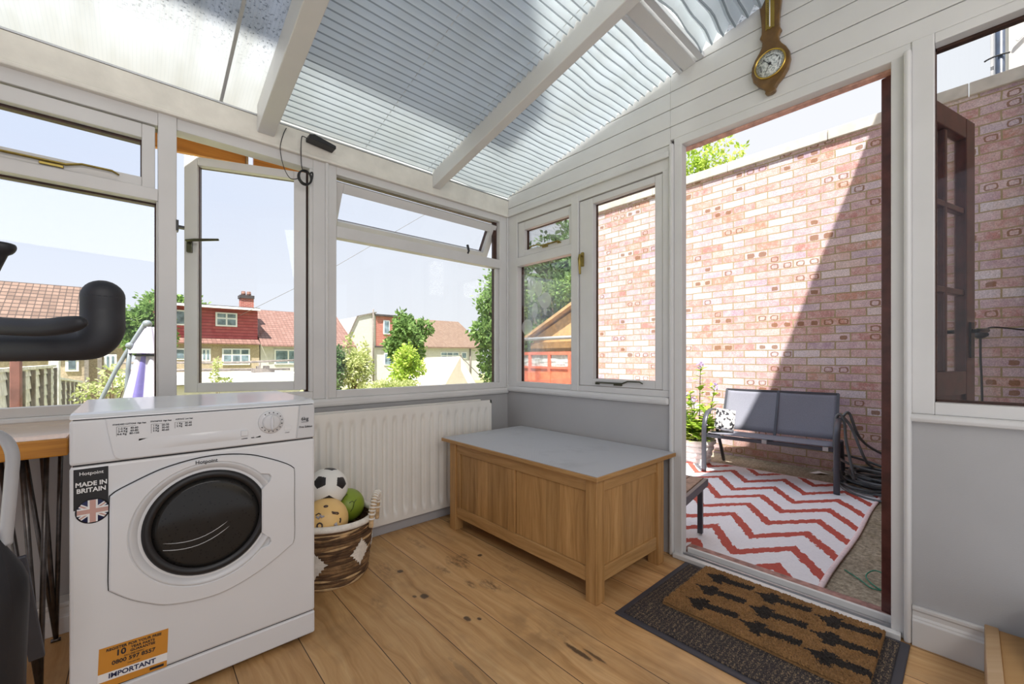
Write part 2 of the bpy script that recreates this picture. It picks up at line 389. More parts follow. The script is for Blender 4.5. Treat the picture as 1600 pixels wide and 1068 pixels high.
def m_smallbrick(name, a, b, mo, bw=.225, bh=.075):
    g = G(name); x, y, z = g.xyz()[:3]
    t = g.n('TexBrick', None, 0, Vector=g.vec(g.m('ADD', x, y), z), Color1=lin(a), Color2=lin(b), Mortar=lin(mo), Scale=1.0, Mortar_Size=.008, Brick_Width=bw, Row_Height=bh)
    g.base(t); g.set(Roughness=.85); return g.mat
FARBRICK = m_smallbrick('red_facing_brick', (176, 100, 88), (160, 78, 70), (196, 168, 154))
HOUSEBRICK = m_smallbrick('house_wall_brick', (150, 110, 90), (170, 130, 110), (190, 180, 165))
def m_tiles(name, a, b, gap, w=.25, h=.28, hang=False):
    g = G(name); x, y, z = g.xyz()[:3]
    v = g.m('DIVIDE', z, h * (1.0 if hang else .62)); u = g.m('DIVIDE', g.m('ADD', x, g.m('MULTIPLY', g.m('FLOOR', v), w * .5 if hang else 0.0)), w)
    r = g.white(g.vec(g.m('FLOOR', u), g.m('FLOOR', v)))
    c = g.mix(r, lin(a), lin(b)); fv = g.m('FRACT', v); fu = g.m('FRACT', u)
    mk = g.m('MAXIMUM', g.m('LESS_THAN', fv, .2), g.m('MULTIPLY', g.m('LESS_THAN', fu, .16), .0 if hang else .8))
    c = g.mix(mk, c, lin(gap)); g.base(c); g.set(Roughness=.8); return g.mat
PANTILE = m_tiles('brown_pantiles', (106, 84, 72), (134, 109, 95), (54, 40, 34), .19, .26)
REDTILE = m_tiles('red_hung_tiles', (160, 76, 82), (172, 92, 94), (120, 54, 60), .2, .17, True)
ROOFTILE = m_tiles('terracotta_roof_tiles', (124, 90, 80), (142, 108, 98), (92, 66, 58), .2, .22)
BROWNTILE = m_tiles('weathered_roof_tiles', (120, 98, 84), (136, 114, 98), (98, 78, 66), .2, .2)
RENDER = simple('pebbledash_render', (178, 162, 140), .9, var=.12, scale=18)
RENDERW = simple('white_render', (200, 197, 193), .85, var=.04)
UPVC = simple('white_window_plastic', (232, 234, 236), .3, var=.01)
FARGLASS = simple('far_window_glass', (120, 138, 150), .1, var=.25, scale=3)
FELT = simple('dark_roof_felt', (70, 66, 68), .9, var=.1)
def m_concrete():
    g = G('patio_concrete'); p = g.pos(); n1 = g.noise(p, 2.2, 5, .65); n2 = g.noise(p, 42, 5, .75)
    c = g.ramp(n1, (.3, lin((142, 133, 116))), (.7, lin((184, 175, 156))))
    c = g.mix(1.0, c, g.ramp(n2, (.35, (.42, .41, .38)), (.65, (1.25, 1.23, 1.2))), 'MULTIPLY')
    ms = g.ramp(g.noise(p, 4, 5, .7), (.52, (0, 0, 0)), (.66, (1, 1, 1))); c = g.mix(g.m('MULTIPLY', ms, .5), c, lin((104, 98, 62)))
    g.base(c); g.set(Roughness=.95); g.bump(n2, .7, .01); return g.mat
CONCRETE = m_concrete()
GRASS = simple('garden_ground', (150, 150, 100), .95, var=.25, scale=4)
COPING = simple('coping_stone', (206, 202, 194), .8, var=.08, scale=8)
def m_rug():
    g = G('zigzag_outdoor_rug'); p = g.pos(); x, y, z = g.xyz(p)[:3]
    t = g.m('PINGPONG', g.m('ADD', g.m('MULTIPLY', y, -1.0), -1.2 + 4.2), .21)          # 0 at peaks, .21 at valleys
    jag = g.m('MULTIPLY', g.m('SUBTRACT', g.white(g.vec(g.m('FLOOR', g.m('MULTIPLY', y, 55.0)), g.m('FLOOR', g.m('MULTIPLY', x, 30.0)))), .5), .022)
    v = g.m('ADD', g.m('ADD', x, g.m('MULTIPLY', t, 1.36)), jag)
    f = g.m('FRACT', g.m('DIVIDE', g.m('ADD', v, -1.325 + .292 * 20 + .095), .292))
    red = g.m('LESS_THAN', f, .325)
    wv = g.n('TexWave', {'wave_type': 'BANDS', 'bands_direction': 'X'}, 1, Vector=p, Scale=60.0, Distortion=2.0)
    cw = g.mix(g.noise(p, 60, 2), lin((222, 222, 228)), lin((238, 238, 242))); cr = g.mix(g.noise(p, 80, 2), lin((168, 66, 54)), lin((190, 88, 74)))
    c = g.mix(red, cw, cr); g.base(c); g.set(Roughness=.85); g.bump(wv, .2, .002); return g.mat
RUG = m_rug()
RUGEDGE = simple('pale_rug_binding', (224, 206, 208), .8, var=.05, scale=60)
def m_mat():
    g = G('ribbed_dark_mat'); p = g.pos(); x, y, z = g.xyz(p)[:3]
    n = g.white(g.vec(g.m('FLOOR', g.m('MULTIPLY', x, 230.0)), g.m('FLOOR', g.m('MULTIPLY', y, 400.0))))
    rib = g.m('ABSOLUTE', g.m('SUBTRACT', g.m('FRACT', g.m('MULTIPLY', y, 62.0)), .5))
    big = g.m('ABSOLUTE', g.m('SUBTRACT', g.m('FRACT', g.m('MULTIPLY', g.m('ADD', y, g.m('MULTIPLY', x, .0)), 15.0)), .5))
    c = g.ramp(g.m('ADD', g.m('MULTIPLY', n, .75), g.m('MULTIPLY', rib, .5)), (.38, lin((40, 36, 38))), (.66, lin((72, 63, 58))), (.95, lin((150, 128, 96))))
    c = g.mix(g.m('MULTIPLY', big, .55), c, lin((46, 40, 42))); g.base(c); g.set(Roughness=.95); g.bump(n, .6, .004); return g.mat
MATDARK = m_mat()
MATEDGE = simple('black_rubber_edge', (58, 57, 64), .6, var=.05)
def m_coir(name, a, b):
    g = G(name); p = g.pos(); n = g.noise(p, 190, 4, .8); n2 = g.noise(p, 14, 3)
    c = g.ramp(n, (.3, lin(a)), (.7, lin(b))); c = g.mix(1.0, c, g.ramp(n2, (.3, (.8, .78, .75)), (.7, (1.12, 1.1, 1.08))), 'MULTIPLY')
    g.base(c); g.set(Roughness=1.0); g.bump(n, .9, .006); return g.mat
COIR, COIRB = m_coir('coir_bristle', (104, 74, 42), (176, 134, 84)), m_coir('black_dyed_bristle', (22, 19, 18), (62, 54, 48))
def m_blind():
    g = G('pleated_blind_fabric'); p = g.pos(); x, y, z = g.xyz(p)[:3]; n = g.noise(p, 260, 2)
    at = s_ = g.t.nodes.new('ShaderNodeAttribute'); at.attribute_name = 'fold'              # fold shade painted as a dark line along every low pleat edge
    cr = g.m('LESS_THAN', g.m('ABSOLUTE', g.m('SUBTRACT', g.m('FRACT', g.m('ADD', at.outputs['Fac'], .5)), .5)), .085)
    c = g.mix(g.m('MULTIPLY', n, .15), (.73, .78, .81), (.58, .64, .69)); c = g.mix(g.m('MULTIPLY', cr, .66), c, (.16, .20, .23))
    d = g.n('BsdfDiffuse', Color=c); t = g.n('BsdfTranslucent', Color=c)
    g.surf(g.n('MixShader', i0=.54, i1=d, i2=t)); return g.mat
BLIND = m_blind()
def m_poly(name, base):
    g = G(name); p = g.pos(); x, y, z = g.xyz(p)[:3]
    rib = g.m('LESS_THAN', g.m('FRACT', g.m('DIVIDE', x, .0125)), .22)
    sp = g.ramp(g.noise(p, 95, 3, .7), (.56, (1, 1, 1)), (.66, (.18, .19, .21)))
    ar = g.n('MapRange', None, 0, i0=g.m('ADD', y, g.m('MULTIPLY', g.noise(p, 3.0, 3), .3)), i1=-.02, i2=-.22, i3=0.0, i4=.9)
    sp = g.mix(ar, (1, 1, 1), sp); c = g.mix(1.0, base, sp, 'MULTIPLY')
    st = g.ramp(g.noise(g.vec(g.m('MULTIPLY', x, 4.0), y), 3.0, 4), (.4, (1, 1, .98)), (.7, (.86, .85, .80))); c = g.mix(1.0, c, st, 'MULTIPLY')
    c = g.mix(g.m('MULTIPLY', rib, .30), c, (.42, .46, .50))
    eave_dim = g.n('MapRange', None, 0, i0=y, i1=-.55, i2=.0, i3=0.0, i4=.5)             # greyer tint painted towards the eaves to dim the sunlit strip
    c = g.mix(eave_dim, c, (.46, .47, .44))
    tr = g.n('BsdfTranslucent', Color=c); tp = g.n('BsdfTransparent', Color=g.mix(.25, c, (.4, .4, .42)))
    g.surf(g.n('MixShader', i0=.24, i1=tr, i2=tp)); return g.mat
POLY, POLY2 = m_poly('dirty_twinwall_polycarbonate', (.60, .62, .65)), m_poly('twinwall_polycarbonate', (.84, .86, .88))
def m_leaf(name, a, b, d):
    g = G(name); p = g.pos(); r = g.white(g.n('VectorMath', {'operation': 'FLOOR'}, i0=g.n('VectorMath', {'operation': 'SCALE'}, i0=p, Scale=9.0)))
    c = g.ramp(g.m('ADD', g.m('MULTIPLY', g.noise(p, 2.4, 3), .7), g.m('MULTIPLY', r, .35)), (.25, lin(a)), (.5, lin(b)), (.78, lin(d)))
    di = g.n('BsdfDiffuse', Color=c); t = g.n('BsdfTranslucent', Color=c); g.surf(g.n('MixShader', i0=.35, i1=di, i2=t)); return g.mat
LEAF = m_leaf('green_leaves', (78, 104, 62), (118, 150, 86), (164, 190, 122))
LEAFY = m_leaf('yellow_green_leaves', (122, 158, 58), (178, 204, 88), (222, 230, 140))
LEAFD = m_leaf('dark_green_leaves', (62, 86, 58), (98, 126, 84), (140, 166, 118))
LEAFP = m_leaf('pale_grey_green_leaves', (130, 150, 90), (186, 196, 130), (226, 228, 180))
LEAFR = m_leaf('reddish_green_leaves', (96, 110, 60), (150, 150, 84), (196, 150, 110))
LILAC = simple('lilac_petals', (186, 164, 214), .7)
POLEGREY = simple('grey_parasol_pole', (128, 136, 142), .4, var=.05)
SILLWOOD = simple('worn_threshold_timber', (150, 112, 104), .7, var=.22, scale=30)
BARK = simple('brown_bark', (112, 92, 74), .9, var=.2, scale=20)
GREYFENCE = simple('weathered_grey_boards', (212, 211, 208), .9, var=.12, scale=10, bump=.3, bscale=30)
GREYPOST = simple('dark_weathered_batten', (128, 120, 114), .9, var=.15, scale=12)
REDFENCE = simple('orange_red_fence_stain', (214, 116, 88), .8, var=.1, scale=10)
SLATEP = simple('pale_stone_panel', (196, 200, 198), .85, var=.12, scale=22, bump=.4, bscale=40)
REDPOST = simple('reddish_timber_post', (128, 86, 78), .8, var=.15)
CANVAS = simple('cream_canvas', (186, 177, 163), .85, var=.03)
CANOPYW = simple('lavender_white_canopy', (184, 180, 198), .8, var=.04)
CANOPYB = simple('blue_violet_canopy_stripe', (112, 104, 170), .8, var=.05)
SHEDROOF = simple('tan_shed_boards', (206, 166, 116), .85, var=.1, scale=12)
SHEDWALL = simple('brown_shed_boards', (150, 116, 74), .85, var=.12, scale=12)
SLING = simple('grey_sling_mesh', (122, 124, 136), .75, var=.06, scale=220)
SEATWOOD = simple('aged_slat_wood', (150, 122, 104), .7, var=.15, scale=30)
POT = simple('white_plastic_pot', (232, 230, 226), .5, var=.02)
SOIL = simple('dark_soil', (60, 46, 36), 1.0)
HOSE = simple('black_garden_hose', (84, 90, 94), .4, var=.1)
STRING = simple('green_string', (40, 130, 104), .6)
ROPE = simple('brown_plaited_rush', (128, 98, 66), .9, var=.2, scale=34, bump=.7, bscale=120)
ROPED, ROPEL = simple('dark_rush', (88, 64, 42), .9, var=.2, scale=30), simple('pale_rush', (186, 154, 112), .9, var=.15, scale=30)
ROPEW = simple('white_plaited_cord', (228, 222, 212), .9, var=.06, scale=40, bump=.4, bscale=160)
ROPEN = simple('natural_jute_cord', (196, 168, 128), .9, var=.15, scale=60)
BALLW = simple('white_football_panels', (236, 234, 228), .4, var=.02)
BALLK = simple('black_football_panels', (34, 32, 34), .4)
BALLG = simple('olive_green_ball', (128, 148, 44), .4, var=.06)
BALLG2 = simple('dark_green_print', (70, 86, 30), .4)
BALLY = simple('orange_yellow_ball', (232, 192, 124), .45, var=.04)
PRINTK = simple('dark_brown_print', (70, 52, 48), .5)
PRINTG = simple('grey_print', (170, 166, 172), .5)
RADW = simple('cream_white_radiator_enamel', (230, 227, 220), .3, var=.015)
def m_lidcover():
    g = G('grey_dotted_lid_cover'); x, y, z = g.xyz()[:3]
    q = g.m('MULTIPLY', g.m('SINE', g.m('MULTIPLY', g.m('ADD', x, y), 520.0)), g.m('SINE', g.m('MULTIPLY', g.m('SUBTRACT', x, y), 520.0)))
    c = g.ramp(q, (.35, lin((188, 189, 193))), (.6, lin((146, 148, 153)))); st = g.ramp(g.noise(g.pos(), 5, 4, .7), (.55, (1, 1, 1)), (.75, (.84, .84, .84)))
    g.base(g.mix(1.0, c, st, 'MULTIPLY')); g.set(Roughness=.6); return g.mat
LIDCOVER = m_lidcover()
LABELK = simple('black_label', (22, 20, 22), .5)
LABELO = simple('orange_label', (206, 140, 48), .5, var=.03)
LABELW = simple('white_label', (235, 235, 235), .5, var=.01)
NAVY = simple('navy_print', (38, 44, 84), .5)
FLAGR = simple('faded_red_print', (190, 150, 140), .5)
INK = simple('dark_ink', (38, 38, 44), .6)
INKG = simple('grey_ink', (120, 122, 126), .6)
def m_dial():
    g = G('silver_barometer_dial'); n = g.noise(g.pos(), 120, 3)
    g.base(g.ramp(n, (.4, lin((150, 158, 158))), (.56, lin((216, 220, 218))))); g.set(Roughness=.35); return g.mat
DIAL = m_dial()
BAROWOOD = simple('dark_walnut', (104, 76, 36), .3, var=.16, scale=30, coat=.3)
def m_drum():
    g = G('dark_porthole_glass'); g.base(g.ramp(g.n('TexVoronoi', None, 0, Vector=g.pos(), Scale=85.0), (.14, (.010, .010, .010)), (.24, (.022, .021, .02)))); g.set(Roughness=.12, IOR=1.33); return g.mat
PORT = m_drum()
CUSH = None
def m_cush():
    g = G('black_and_white_cushion'); n = g.noise(g.pos(), 26, 3, .6); g.base(g.ramp(n, (.47, lin((240, 238, 236))), (.55, lin((40, 40, 46))))); g.set(Roughness=.9); return g.mat
CUSH = m_cush()
# ------------------------------------------------------------------ the room
def S(o, label, cat): return tag(o, label, cat, None, 'structure')
SL = .21
def roofz(y, k=2.165): return k - SL * y
YB, XL = -2.55, -3.35

S(MB().box(XL, 0, YB, 0, -.12, 0).build('floor', FLOOR), 'wide oak floor boards of the garden room', 'floor')
S(MB().box(-1.75 if False else XL, 0, 0, .10, -.12, .752).build('wall_left', GREYWALL), 'low grey painted wall under the garden windows', 'wall')
wr = S(thing('wall_right', 0, 0, (0, -1.2, 0)), 'grey and white clad wall with the door to the patio', 'wall')
MB().box(0, .10, -1.254, .10, -.12, .76).build('lower_panel', GREYWALL, wr)
MB().box(0, .10, YB, -2.129, -.12, .785).build('lower_panel', GREYWALL, wr)
cl = MB()
edges = [2.045, 2.093] + [2.093 + .0885 * i for i in range(1, 9)]
for z0, z1 in zip(edges[:-1], edges[1:]):
    for (ya, yb, zlo) in ((0.0, -1.254, 2.045), (-1.254, YB, 2.112)):
        a, b = max(z0, zlo), z1 - .003
        if b - a < .01: continue
        s0 = min(ya, -(a - 2.185) / SL); s1 = min(ya, -(b - 2.185) / SL)
        if s0 <= yb + .02: continue
        poly = [(s0, a), (yb, a), (yb, b)] + ([(s1, b)] if s1 > yb + .01 else [])
        if s1 <= yb + .01: poly = [(s0, a), (yb, a), (yb, 2.185 - SL * yb)]
        cl.prism(poly, PB, 0, .02)
cl.build('tongue_and_groove_boards', WHITE, wr, bevel=.003)
MB().prism([(0, 2.05), (-1.254, 2.05), (-1.254, 2.112), (YB, 2.112), (YB, 2.185 - SL * YB), (0, 2.185)], PB, .02, .09).build('backing', GREYBOX, wr)
# the house behind the camera: an upper storey over a wide opening, with a taller dormer that shades the roof
hw = S(thing('wall_house', 0, 0, (0, YB, 0)), 'rear brick wall of the house above the garden room', 'wall')
MB().box(-9, 2.78, YB - .35, YB, 2.72, 5.55).build('upper_wall', HOUSEBRICK, hw)
MB().box(-9, -3.08, YB - .35, YB, 5.55, 8.66).build('dormer_wall', HOUSEBRICK, hw)
MB().box(-.05, 2.78, YB - .35, YB, -.1, 2.72).build('side_wall', HOUSEBRICK, hw)
MB().box(-9, XL, YB - .35, YB, -.1, 2.72).build('side_wall', HOUSEBRICK, hw)
MB().box(-9, 2.78, -7.5, YB - .35, 2.72, 2.95).build('upper_floor', RENDERW, hw)

# skirting
def skirting(name, prof, u0, u1, fn, mat, lab):
    return S(MB().prism(prof, fn, u0, u1).build(name, mat, bevel=.002), lab, 'skirting board')
pr = [(0, 0), (-.022, 0), (-.022, .088), (-.017, .093), (-.017, .097), (-.012, .104), (-.012, .118), (-.016, .124), (-.016, .135), (0, .135)]
skirting('baseboard_right', pr, YB, -2.148, lambda u, w, d: (u, d, w), WHITE, 'white moulded skirting board right of the patio door')
pl = [(0, 0), (-.075, 0), (-.075, .06), (-.068, .066), (-.068, .092), (-.074, .098), (-.074, .112), (0, .112)]
skirting('baseboard_left', pl, XL, -1.72, lambda u, w, d: (d, u, w), WHITE, 'white moulded skirting board under the wooden table')
S(MB().box(-1.72, 0, -.05, 0, 0, .062).build('baseboard_back', GREYBOX, bevel=.004), 'grey painted skirting below the radiator', 'skirting board')

# head, wall plate, beads (trim)
nt = [0]
def trim(mb, mat, lab, cat='trim', bevel=.004):
    nt[0] += 1
    return S(mb.build('trim_%d' % nt[0], mat, bevel=bevel), lab, cat)
trim(MB().box(XL, 0, -.012, .08, 2.043, 2.15).box(XL, 0, -.022, .02, 2.026, 2.043), WHITE2, 'aged white wall plate under the roof eaves', 'beam')
trim(MB().box(XL, 0, -.014, .04, 2.15, 2.158), STEEL, 'thin eaves strip carrying the roof sheets', 'strip', .001)
trim(MB().box(-.016, 0, -1.254, 0, 2.026, 2.045).box(-.006, .03, -1.254, 0, 2.045, 2.062), WHITE, 'white moulding over the door-side windows')
trim(MB().box(XL, 0, -.024, .02, .742, .786), WHITE, 'rounded white window ledge above the radiator', 'ledge', .014)
trim(MB().box(-.022, .02, -1.254, 0, .757, .797), WHITE, 'rounded white window ledge above the oak chest', 'ledge', .014)
trim(MB().box(-.024, .02, YB, -2.129, .778, .806), WHITE, 'rounded white ledge under the window right of the door', 'ledge', .012)
trim(MB().box(-1.287, -1.271, -.014, .01, .766, 2.03), WHITE, 'slim upright bead between the garden windows', 'bead', .005)
trim(MB().box(-.014, 0, -.014, 0, .752, 2.03), WHITE, 'slim upright bead in the window corner', 'bead', .004)
trim(MB().box(-.016, .01, -1.274, -1.254, 0, 2.088), WHITE, 'upright bead left of the patio door', 'bead', .006)
trim(MB().box(-.026, .01, -2.147, -2.127, 0, 2.082), WHITE, 'upright bead right of the patio door', 'bead', .008)

# corner post and posts
MBp = MB().box(-.072, .075, 0, .075, .785, 2.03).box(0, .075, -.103, .075, .785, 2.03)
trim(MBp, WHITE, 'square white corner post between the window walls', 'post')

# ------------------------------------------------------------------ windows
GD = .034
def pane(pl, u0, u1, w0, w1, d, parent, name='pane', xf=None):
    m = MB(xf); return m.pb(pl, u0 - .006, u1 + .006, w0 - .006, w1 + .006, d, d + .005).build(name, GLASS, parent)
def win(n, pl, lab, base):
    return S(thing('window_%d' % n, 0, 0, base), lab, 'window')
def stay(parent, pl, u0, u1, w, d, mat):
    """casement stay: a flat bar on two pegs with a curled handle end"""
    f = PA if pl == 'A' else PB
    m = MB().tube([f(u0, w - .006, d - .008), f(u0 + (u1 - u0) * .06, w + .004, d - .012), f(u0 + (u1 - u0) * .3, w + .004, d - .012), f(u0 + (u1 - u0) * .42, w - .010, d - .012), f(u1, w - .010, d - .012)], [.005, .007, .007, .008, .008], 8, flat=.6)
    m.tube([f(u1, w - .012, d), f(u1, w - .012, d - .018)], .006, 8)
    m.pb(pl, min(u0 + (u1 - u0) * .44, u0 + (u1 - u0) * .62), max(u0 + (u1 - u0) * .44, u0 + (u1 - u0) * .62), w - .024, w - .014, d - .008, d + .001)
    m.pb(pl, u1 - .014, u1 + .014, w - .022, w - .014, d - .008, d + .001)
    return m.build('casement_stay', mat, parent, bevel=.0015)

# window 1: fanlight over fixed light, left of the open casement
w1 = win(1, 'A', 'white framed garden window with a fanlight, left of the open casement', (-2.6, .03, .8))
m = MB().pb('A', XL, -1.957, 1.972, 2.03, 0, .04).pb('A', XL, -1.957, 1.655, 1.705, -.006, .04).pb('A', XL, -1.957, .786, .822, 0, .04)
m.pb('A', -1.962, -1.957, .822, 1.655, 0, .04); m.build('frame', WHITE, w1, bevel=.003)
MB().pb('A', XL, -1.95, 1.972, 2.03, .04, .075).pb('A', XL, -1.957, 1.648, 1.70, .04, .075).pb('A', XL, -1.957, .79, .816, .04, .085).pb('A', -1.967, -1.957, .82, 1.65, .04, .075).build('outer_frame', OUTER, w1)
sa = MB().frame('A', -3.3, -1.966, 1.706, 1.966, .006, .04, .05, .042, .040, .058).build('fanlight', WHITE, w1, bevel=.003)
MB().frame('A', -3.25, -2.004, 1.742, 1.912, .04, .07, .02, .008, .006, .014).build('fanlight_edge', OUTER, sa)
pane('A', -3.25, -2.008, 1.746, 1.908, .05, sa)
stay(sa, 'A', -2.075, -2.42, 1.735, .004, BRASS)
pane('A', XL, -1.964, .822, 1.655, .05, w1)

# posts each side of the casement
trim(MB().pb('A', -1.957, -1.896, .745, 2.028, -.006, .075), WHITE, 'white window post left of the open casement', 'post', .003)
trim(MB().pb('A', -1.346, -1.227, .786, 2.03, 0, .075), WHITE, 'broad white window post right of the open casement', 'post', .003)

# window 2: casement swung outwards about its right edge
w2 = win(2, 'A', 'white casement window standing open to the garden behind the dryer', (-1.62, .03, .8))
MB().pb('A', -1.896, -1.346, 1.977, 2.03, 0, .075).pb('A', -1.896, -1.346, .786, .825, 0, .075).pb('A', -1.362, -1.346, .825, 1.977, 0, .03).build('frame', WHITE, w2, bevel=.003)
MB().pb('A', -1.371, -1.347, .825, 1.977, .045, .076).build('outer_frame', OUTER, w2)
HX, HY, TH = -1.362, .045, math.radians(20.5)
xf = Matrix.Translation((HX, HY, 0)) @ Matrix.Rotation(-TH, 4, 'Z') @ Matrix.Translation((-HX, -HY, 0))
le = MB(xf).frame('A', -1.885, -1.366, .835, 1.962, .03, .065, .052, .056, .045, .040).build('casement', WHITE, w2, bevel=.003)
MB(xf).frame('A', -1.842, -1.414, .872, 1.930, .055, .085, .012, .006, .006, .006).build('casement_edge', OUTER, le)
pane('A', -1.833, -1.422, .88, 1.922, .058, le, xf=xf)
h = MB(xf); h.pb('A', -1.872, -1.850, 1.50, 1.558, .014, .03); h.tube([PA(-1.861, 1.545, .02), PA(-1.861, 1.548, -.012), PA(-1.83, 1.552, -.016), PA(-1.735, 1.563, -.016)], [.010, .010, .010, .008], 8, flat=.6)
h.build('handle', DARKBRASS, le, bevel=.002)
MB().pb('A', -1.899, -1.890, 1.545, 1.59, -.012, .03).pb('A', -1.893, -1.868, 1.566, 1.576, .02, .05).build('latch_keep', BLACK, w2)

# window 3: big fixed light with a top-hung fanlight tilted open
w3 = win(3, 'A', 'white garden window above the radiator with its fanlight tilted open', (-.65, .03, .8))
MB().pb('A', -1.227, -.072, 1.985, 2.03, 0, .04).pb('A', -1.227, -.072, 1.647, 1.708, -.004, .05).pb('A', -1.227, -.072, .786, .826, 0, .04).pb('A', -.098, -.072, .826, 1.647, .02, .04).pb('A', -1.227, -1.222, .826, 1.647, .02, .04).build('frame', WHITE, w3, bevel=.003)
MB().pb('A', -1.227, -.06, 1.985, 2.03, .04, .075).pb('A', -1.227, -.072, .79, .818, .04, .085).pb('A', -.1, -.07, .82, 1.985, .04, .062).pb('A', -1.227, -1.222, .82, 1.985, .04, .062).build('outer_frame', OUTER, w3)
PZ, PYv = 1.982, .05
xf3 = Matrix.Translation((0, PYv, PZ)) @ Matrix.Rotation(math.radians(30), 4, 'X') @ Matrix.Translation((0, -PYv, -PZ))
fa = MB(xf3).frame('A', -1.222, -.080, 1.722, 1.972, .015, .055, .045, .045, .042, .052).build('fanlight', WHITE, w3, bevel=.003)
MB(xf3).frame('A', -1.180, -.120, 1.758, 1.928, .05, .075, .008, .008, .006, .008).build('fanlight_edge', OUTER, fa)
pane('A', -1.176, -.125, 1.764, 1.92, .06, fa, xf=xf3)
MB().tube([PA(-.36, 1.707, .0), PA(-.36, 1.722, -.012), PA(-.355, 1.765, .01)], [.006, .007, .009], 8).build('stay_peg', BLACK, w3)
pane('A', -1.22, -.10, .826, 1.647, .05, w3)

# window 4: fanlight, fixed light and casement between the corner and the door
w4 = win(4, 'B', 'white window group between the corner and the patio door', (.03, -.65, .8))
m = MB().pb('B', -1.254, -.103, 1.968, 2.03, 0, .045).pb('B', -.655, -.103, 1.655, 1.715, -.003, .045).pb('B', -1.254, -.103, .797, .832, 0, .045).pb('B', -.66, -.605, .797, 2.0, -.006, .05)
m.pb('B', -1.254, -1.212, .832, 1.97, 0, .06).pb('B', -.655, -.60, .83, 1.968, 0, .045)
m.build('frame', WHITE, w4, bevel=.003)
MB().pb('B', -1.254, -.103, 1.967, 2.03, .045, .065).pb('B', -.655, -.103, 1.66, 1.708, .045, .062).pb('B', -1.254, -.103, .79, .829, .045, .08).pb('B', -.66, -.61, .797, 2.0, .05, .065).pb('B', -.108, -.103, .82, 1.97, .045, .062).build('outer_frame', OUTER, w4)
f4 = MB().frame('B', -.602, -.108, 1.718, 1.962, .008, .04, .026, .062, .040, .058).build('fanlight', WHITE, w4, bevel=.003)
MB().frame('B', -.578, -.168, 1.756, 1.908, .035, .056, .003, .004, .003, .005).build('fanlight_edge', OUTER, f4)
pane('B', -.575, -.172, 1.758, 1.903, .05, f4)
stay(f4, 'B', -.235, -.50, 1.765, .006, BRASS)
pane('B', -.603, -.112, .832, 1.655, .05, w4)
c4 = MB().frame('B', -1.21, -.664, .834, 1.962, .006, .045, .044, .10, .042, .036).build('casement', WHITE, w4, bevel=.003)
MB().frame('B', -1.168, -.762, .874, 1.928, .04, .058, .003, .004, .003, .005).build('casement_edge', OUTER, c4)
pane('B', -1.165, -.768, .878, 1.924, .05, c4)
stay(c4, 'B', -1.10, -.80, .866, .006, DARKBRASS)
h = MB(); h.pb('B', -.700, -.680, 1.56, 1.645, -.006, .006); h.tube([PB(-.69, 1.625, 0), PB(-.69, 1.625, -.025), PB(-.69, 1.60, -.03), PB(-.69, 1.51, -.022)], [.009, .009, .010, .007], 8)
h.build('handle', BRASS, c4, bevel=.002)
# patio-door frame
dfm = S(thing('trim_20', 0, 0, (.05, -1.7, 0)), 'white patio door frame with a worn threshold', 'door frame')
MB().pb('B', -1.315, -1.274, 0, 2.075, 0, .05).pb('B', -2.129, -2.092, 0, 2.075, 0, .07).pb('B', -2.146, -1.274, 2.072, 2.112, 0, .05).build('frame', WHITE, dfm, bevel=.003)
MB().pb('B', -2.125, -1.29, 2.064, 2.10, .05, .085).build('outer_frame', PINKWOOD, dfm, bevel=.002)
MB().box(-.03, .0, -2.12, -1.28, 0, .022).box(.05, .064, -2.10, -1.32, .0, .040).build('threshold_strip', WHITE, dfm, bevel=.003)
MB().box(0, .05, -2.12, -1.28, 0, .016).box(.012, .018, -2.11, -1.3, .016, .026).build('threshold_track', STEEL, dfm)
MB().box(.064, .150, -2.12, -1.29, -.07, .022).build('timber_sill', SILLWOOD, dfm, bevel=.006)
# window 5 right of the door
w5 = win(5, 'B', 'tall white window right of the patio door', (.03, -2.35, .8))
MB().pb('B', -2.203, -2.146, .806, 2.112, -.004, .045).pb('B', YB, -2.203, .806, .848, -.004, .045).pb('B', YB, -2.203, 2.078, 2.112, 0, .045).build('frame', WHITE, w5, bevel=.003)
MB().pb('B', -2.206, -2.146, .806, 2.112, .045, .07).pb('B', YB, -2.2, .80, .856, .045, .075).pb('B', YB, -2.2, 2.070, 2.112, .045, .07).build('outer_frame', OUTER, w5)
pane('B', YB, -2.206, .852, 2.074, .05, w5)

# ------------------------------------------------------------------ roof
ce = S(thing('ceiling', 0, 0, (-1.5, -1.2, 2.2)), 'sloping translucent roof on white rafters', 'ceiling')
def slab(x0, x1, y0, y1, k0, k1, mat, name, parent, bevel=0):
    vs = [(x, y, roofz(y, k)) for k in (k0, k1) for (x, y) in ((x0, y0), (x1, y0), (x1, y1), (x0, y1))]
    return MB().add(vs, [(0, 3, 2, 1), (4, 5, 6, 7), (0, 1, 5, 4), (1, 2, 6, 5), (2, 3, 7, 6), (3, 0, 4, 7)]).build(name, mat, parent, bevel=bevel)
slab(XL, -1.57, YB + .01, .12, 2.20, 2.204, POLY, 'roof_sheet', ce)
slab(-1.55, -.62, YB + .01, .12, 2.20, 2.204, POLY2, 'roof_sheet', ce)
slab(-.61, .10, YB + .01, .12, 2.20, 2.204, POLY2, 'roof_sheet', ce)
slab(-1.600, -1.528, YB + .01, -.012, 2.069, 2.198, WHITE, 'rafter', ce, .004)
slab(-.642, -.588, YB + .01, -.012, 2.069, 2.198, WHITE, 'rafter', ce, .004)
slab(-1.74, -1.728, YB + .01, .05, 2.190, 2.199, GREYTUBE, 'glazing_bar', ce)
slab(-.588, 0, -1.385, -1.325, 2.150, 2.196, WHITE, 'purlin', ce, .003)
slab(-.588, 0, -1.318, -1.300, 2.150, 2.175, SILVER, 'blind_rail', ce, .002)
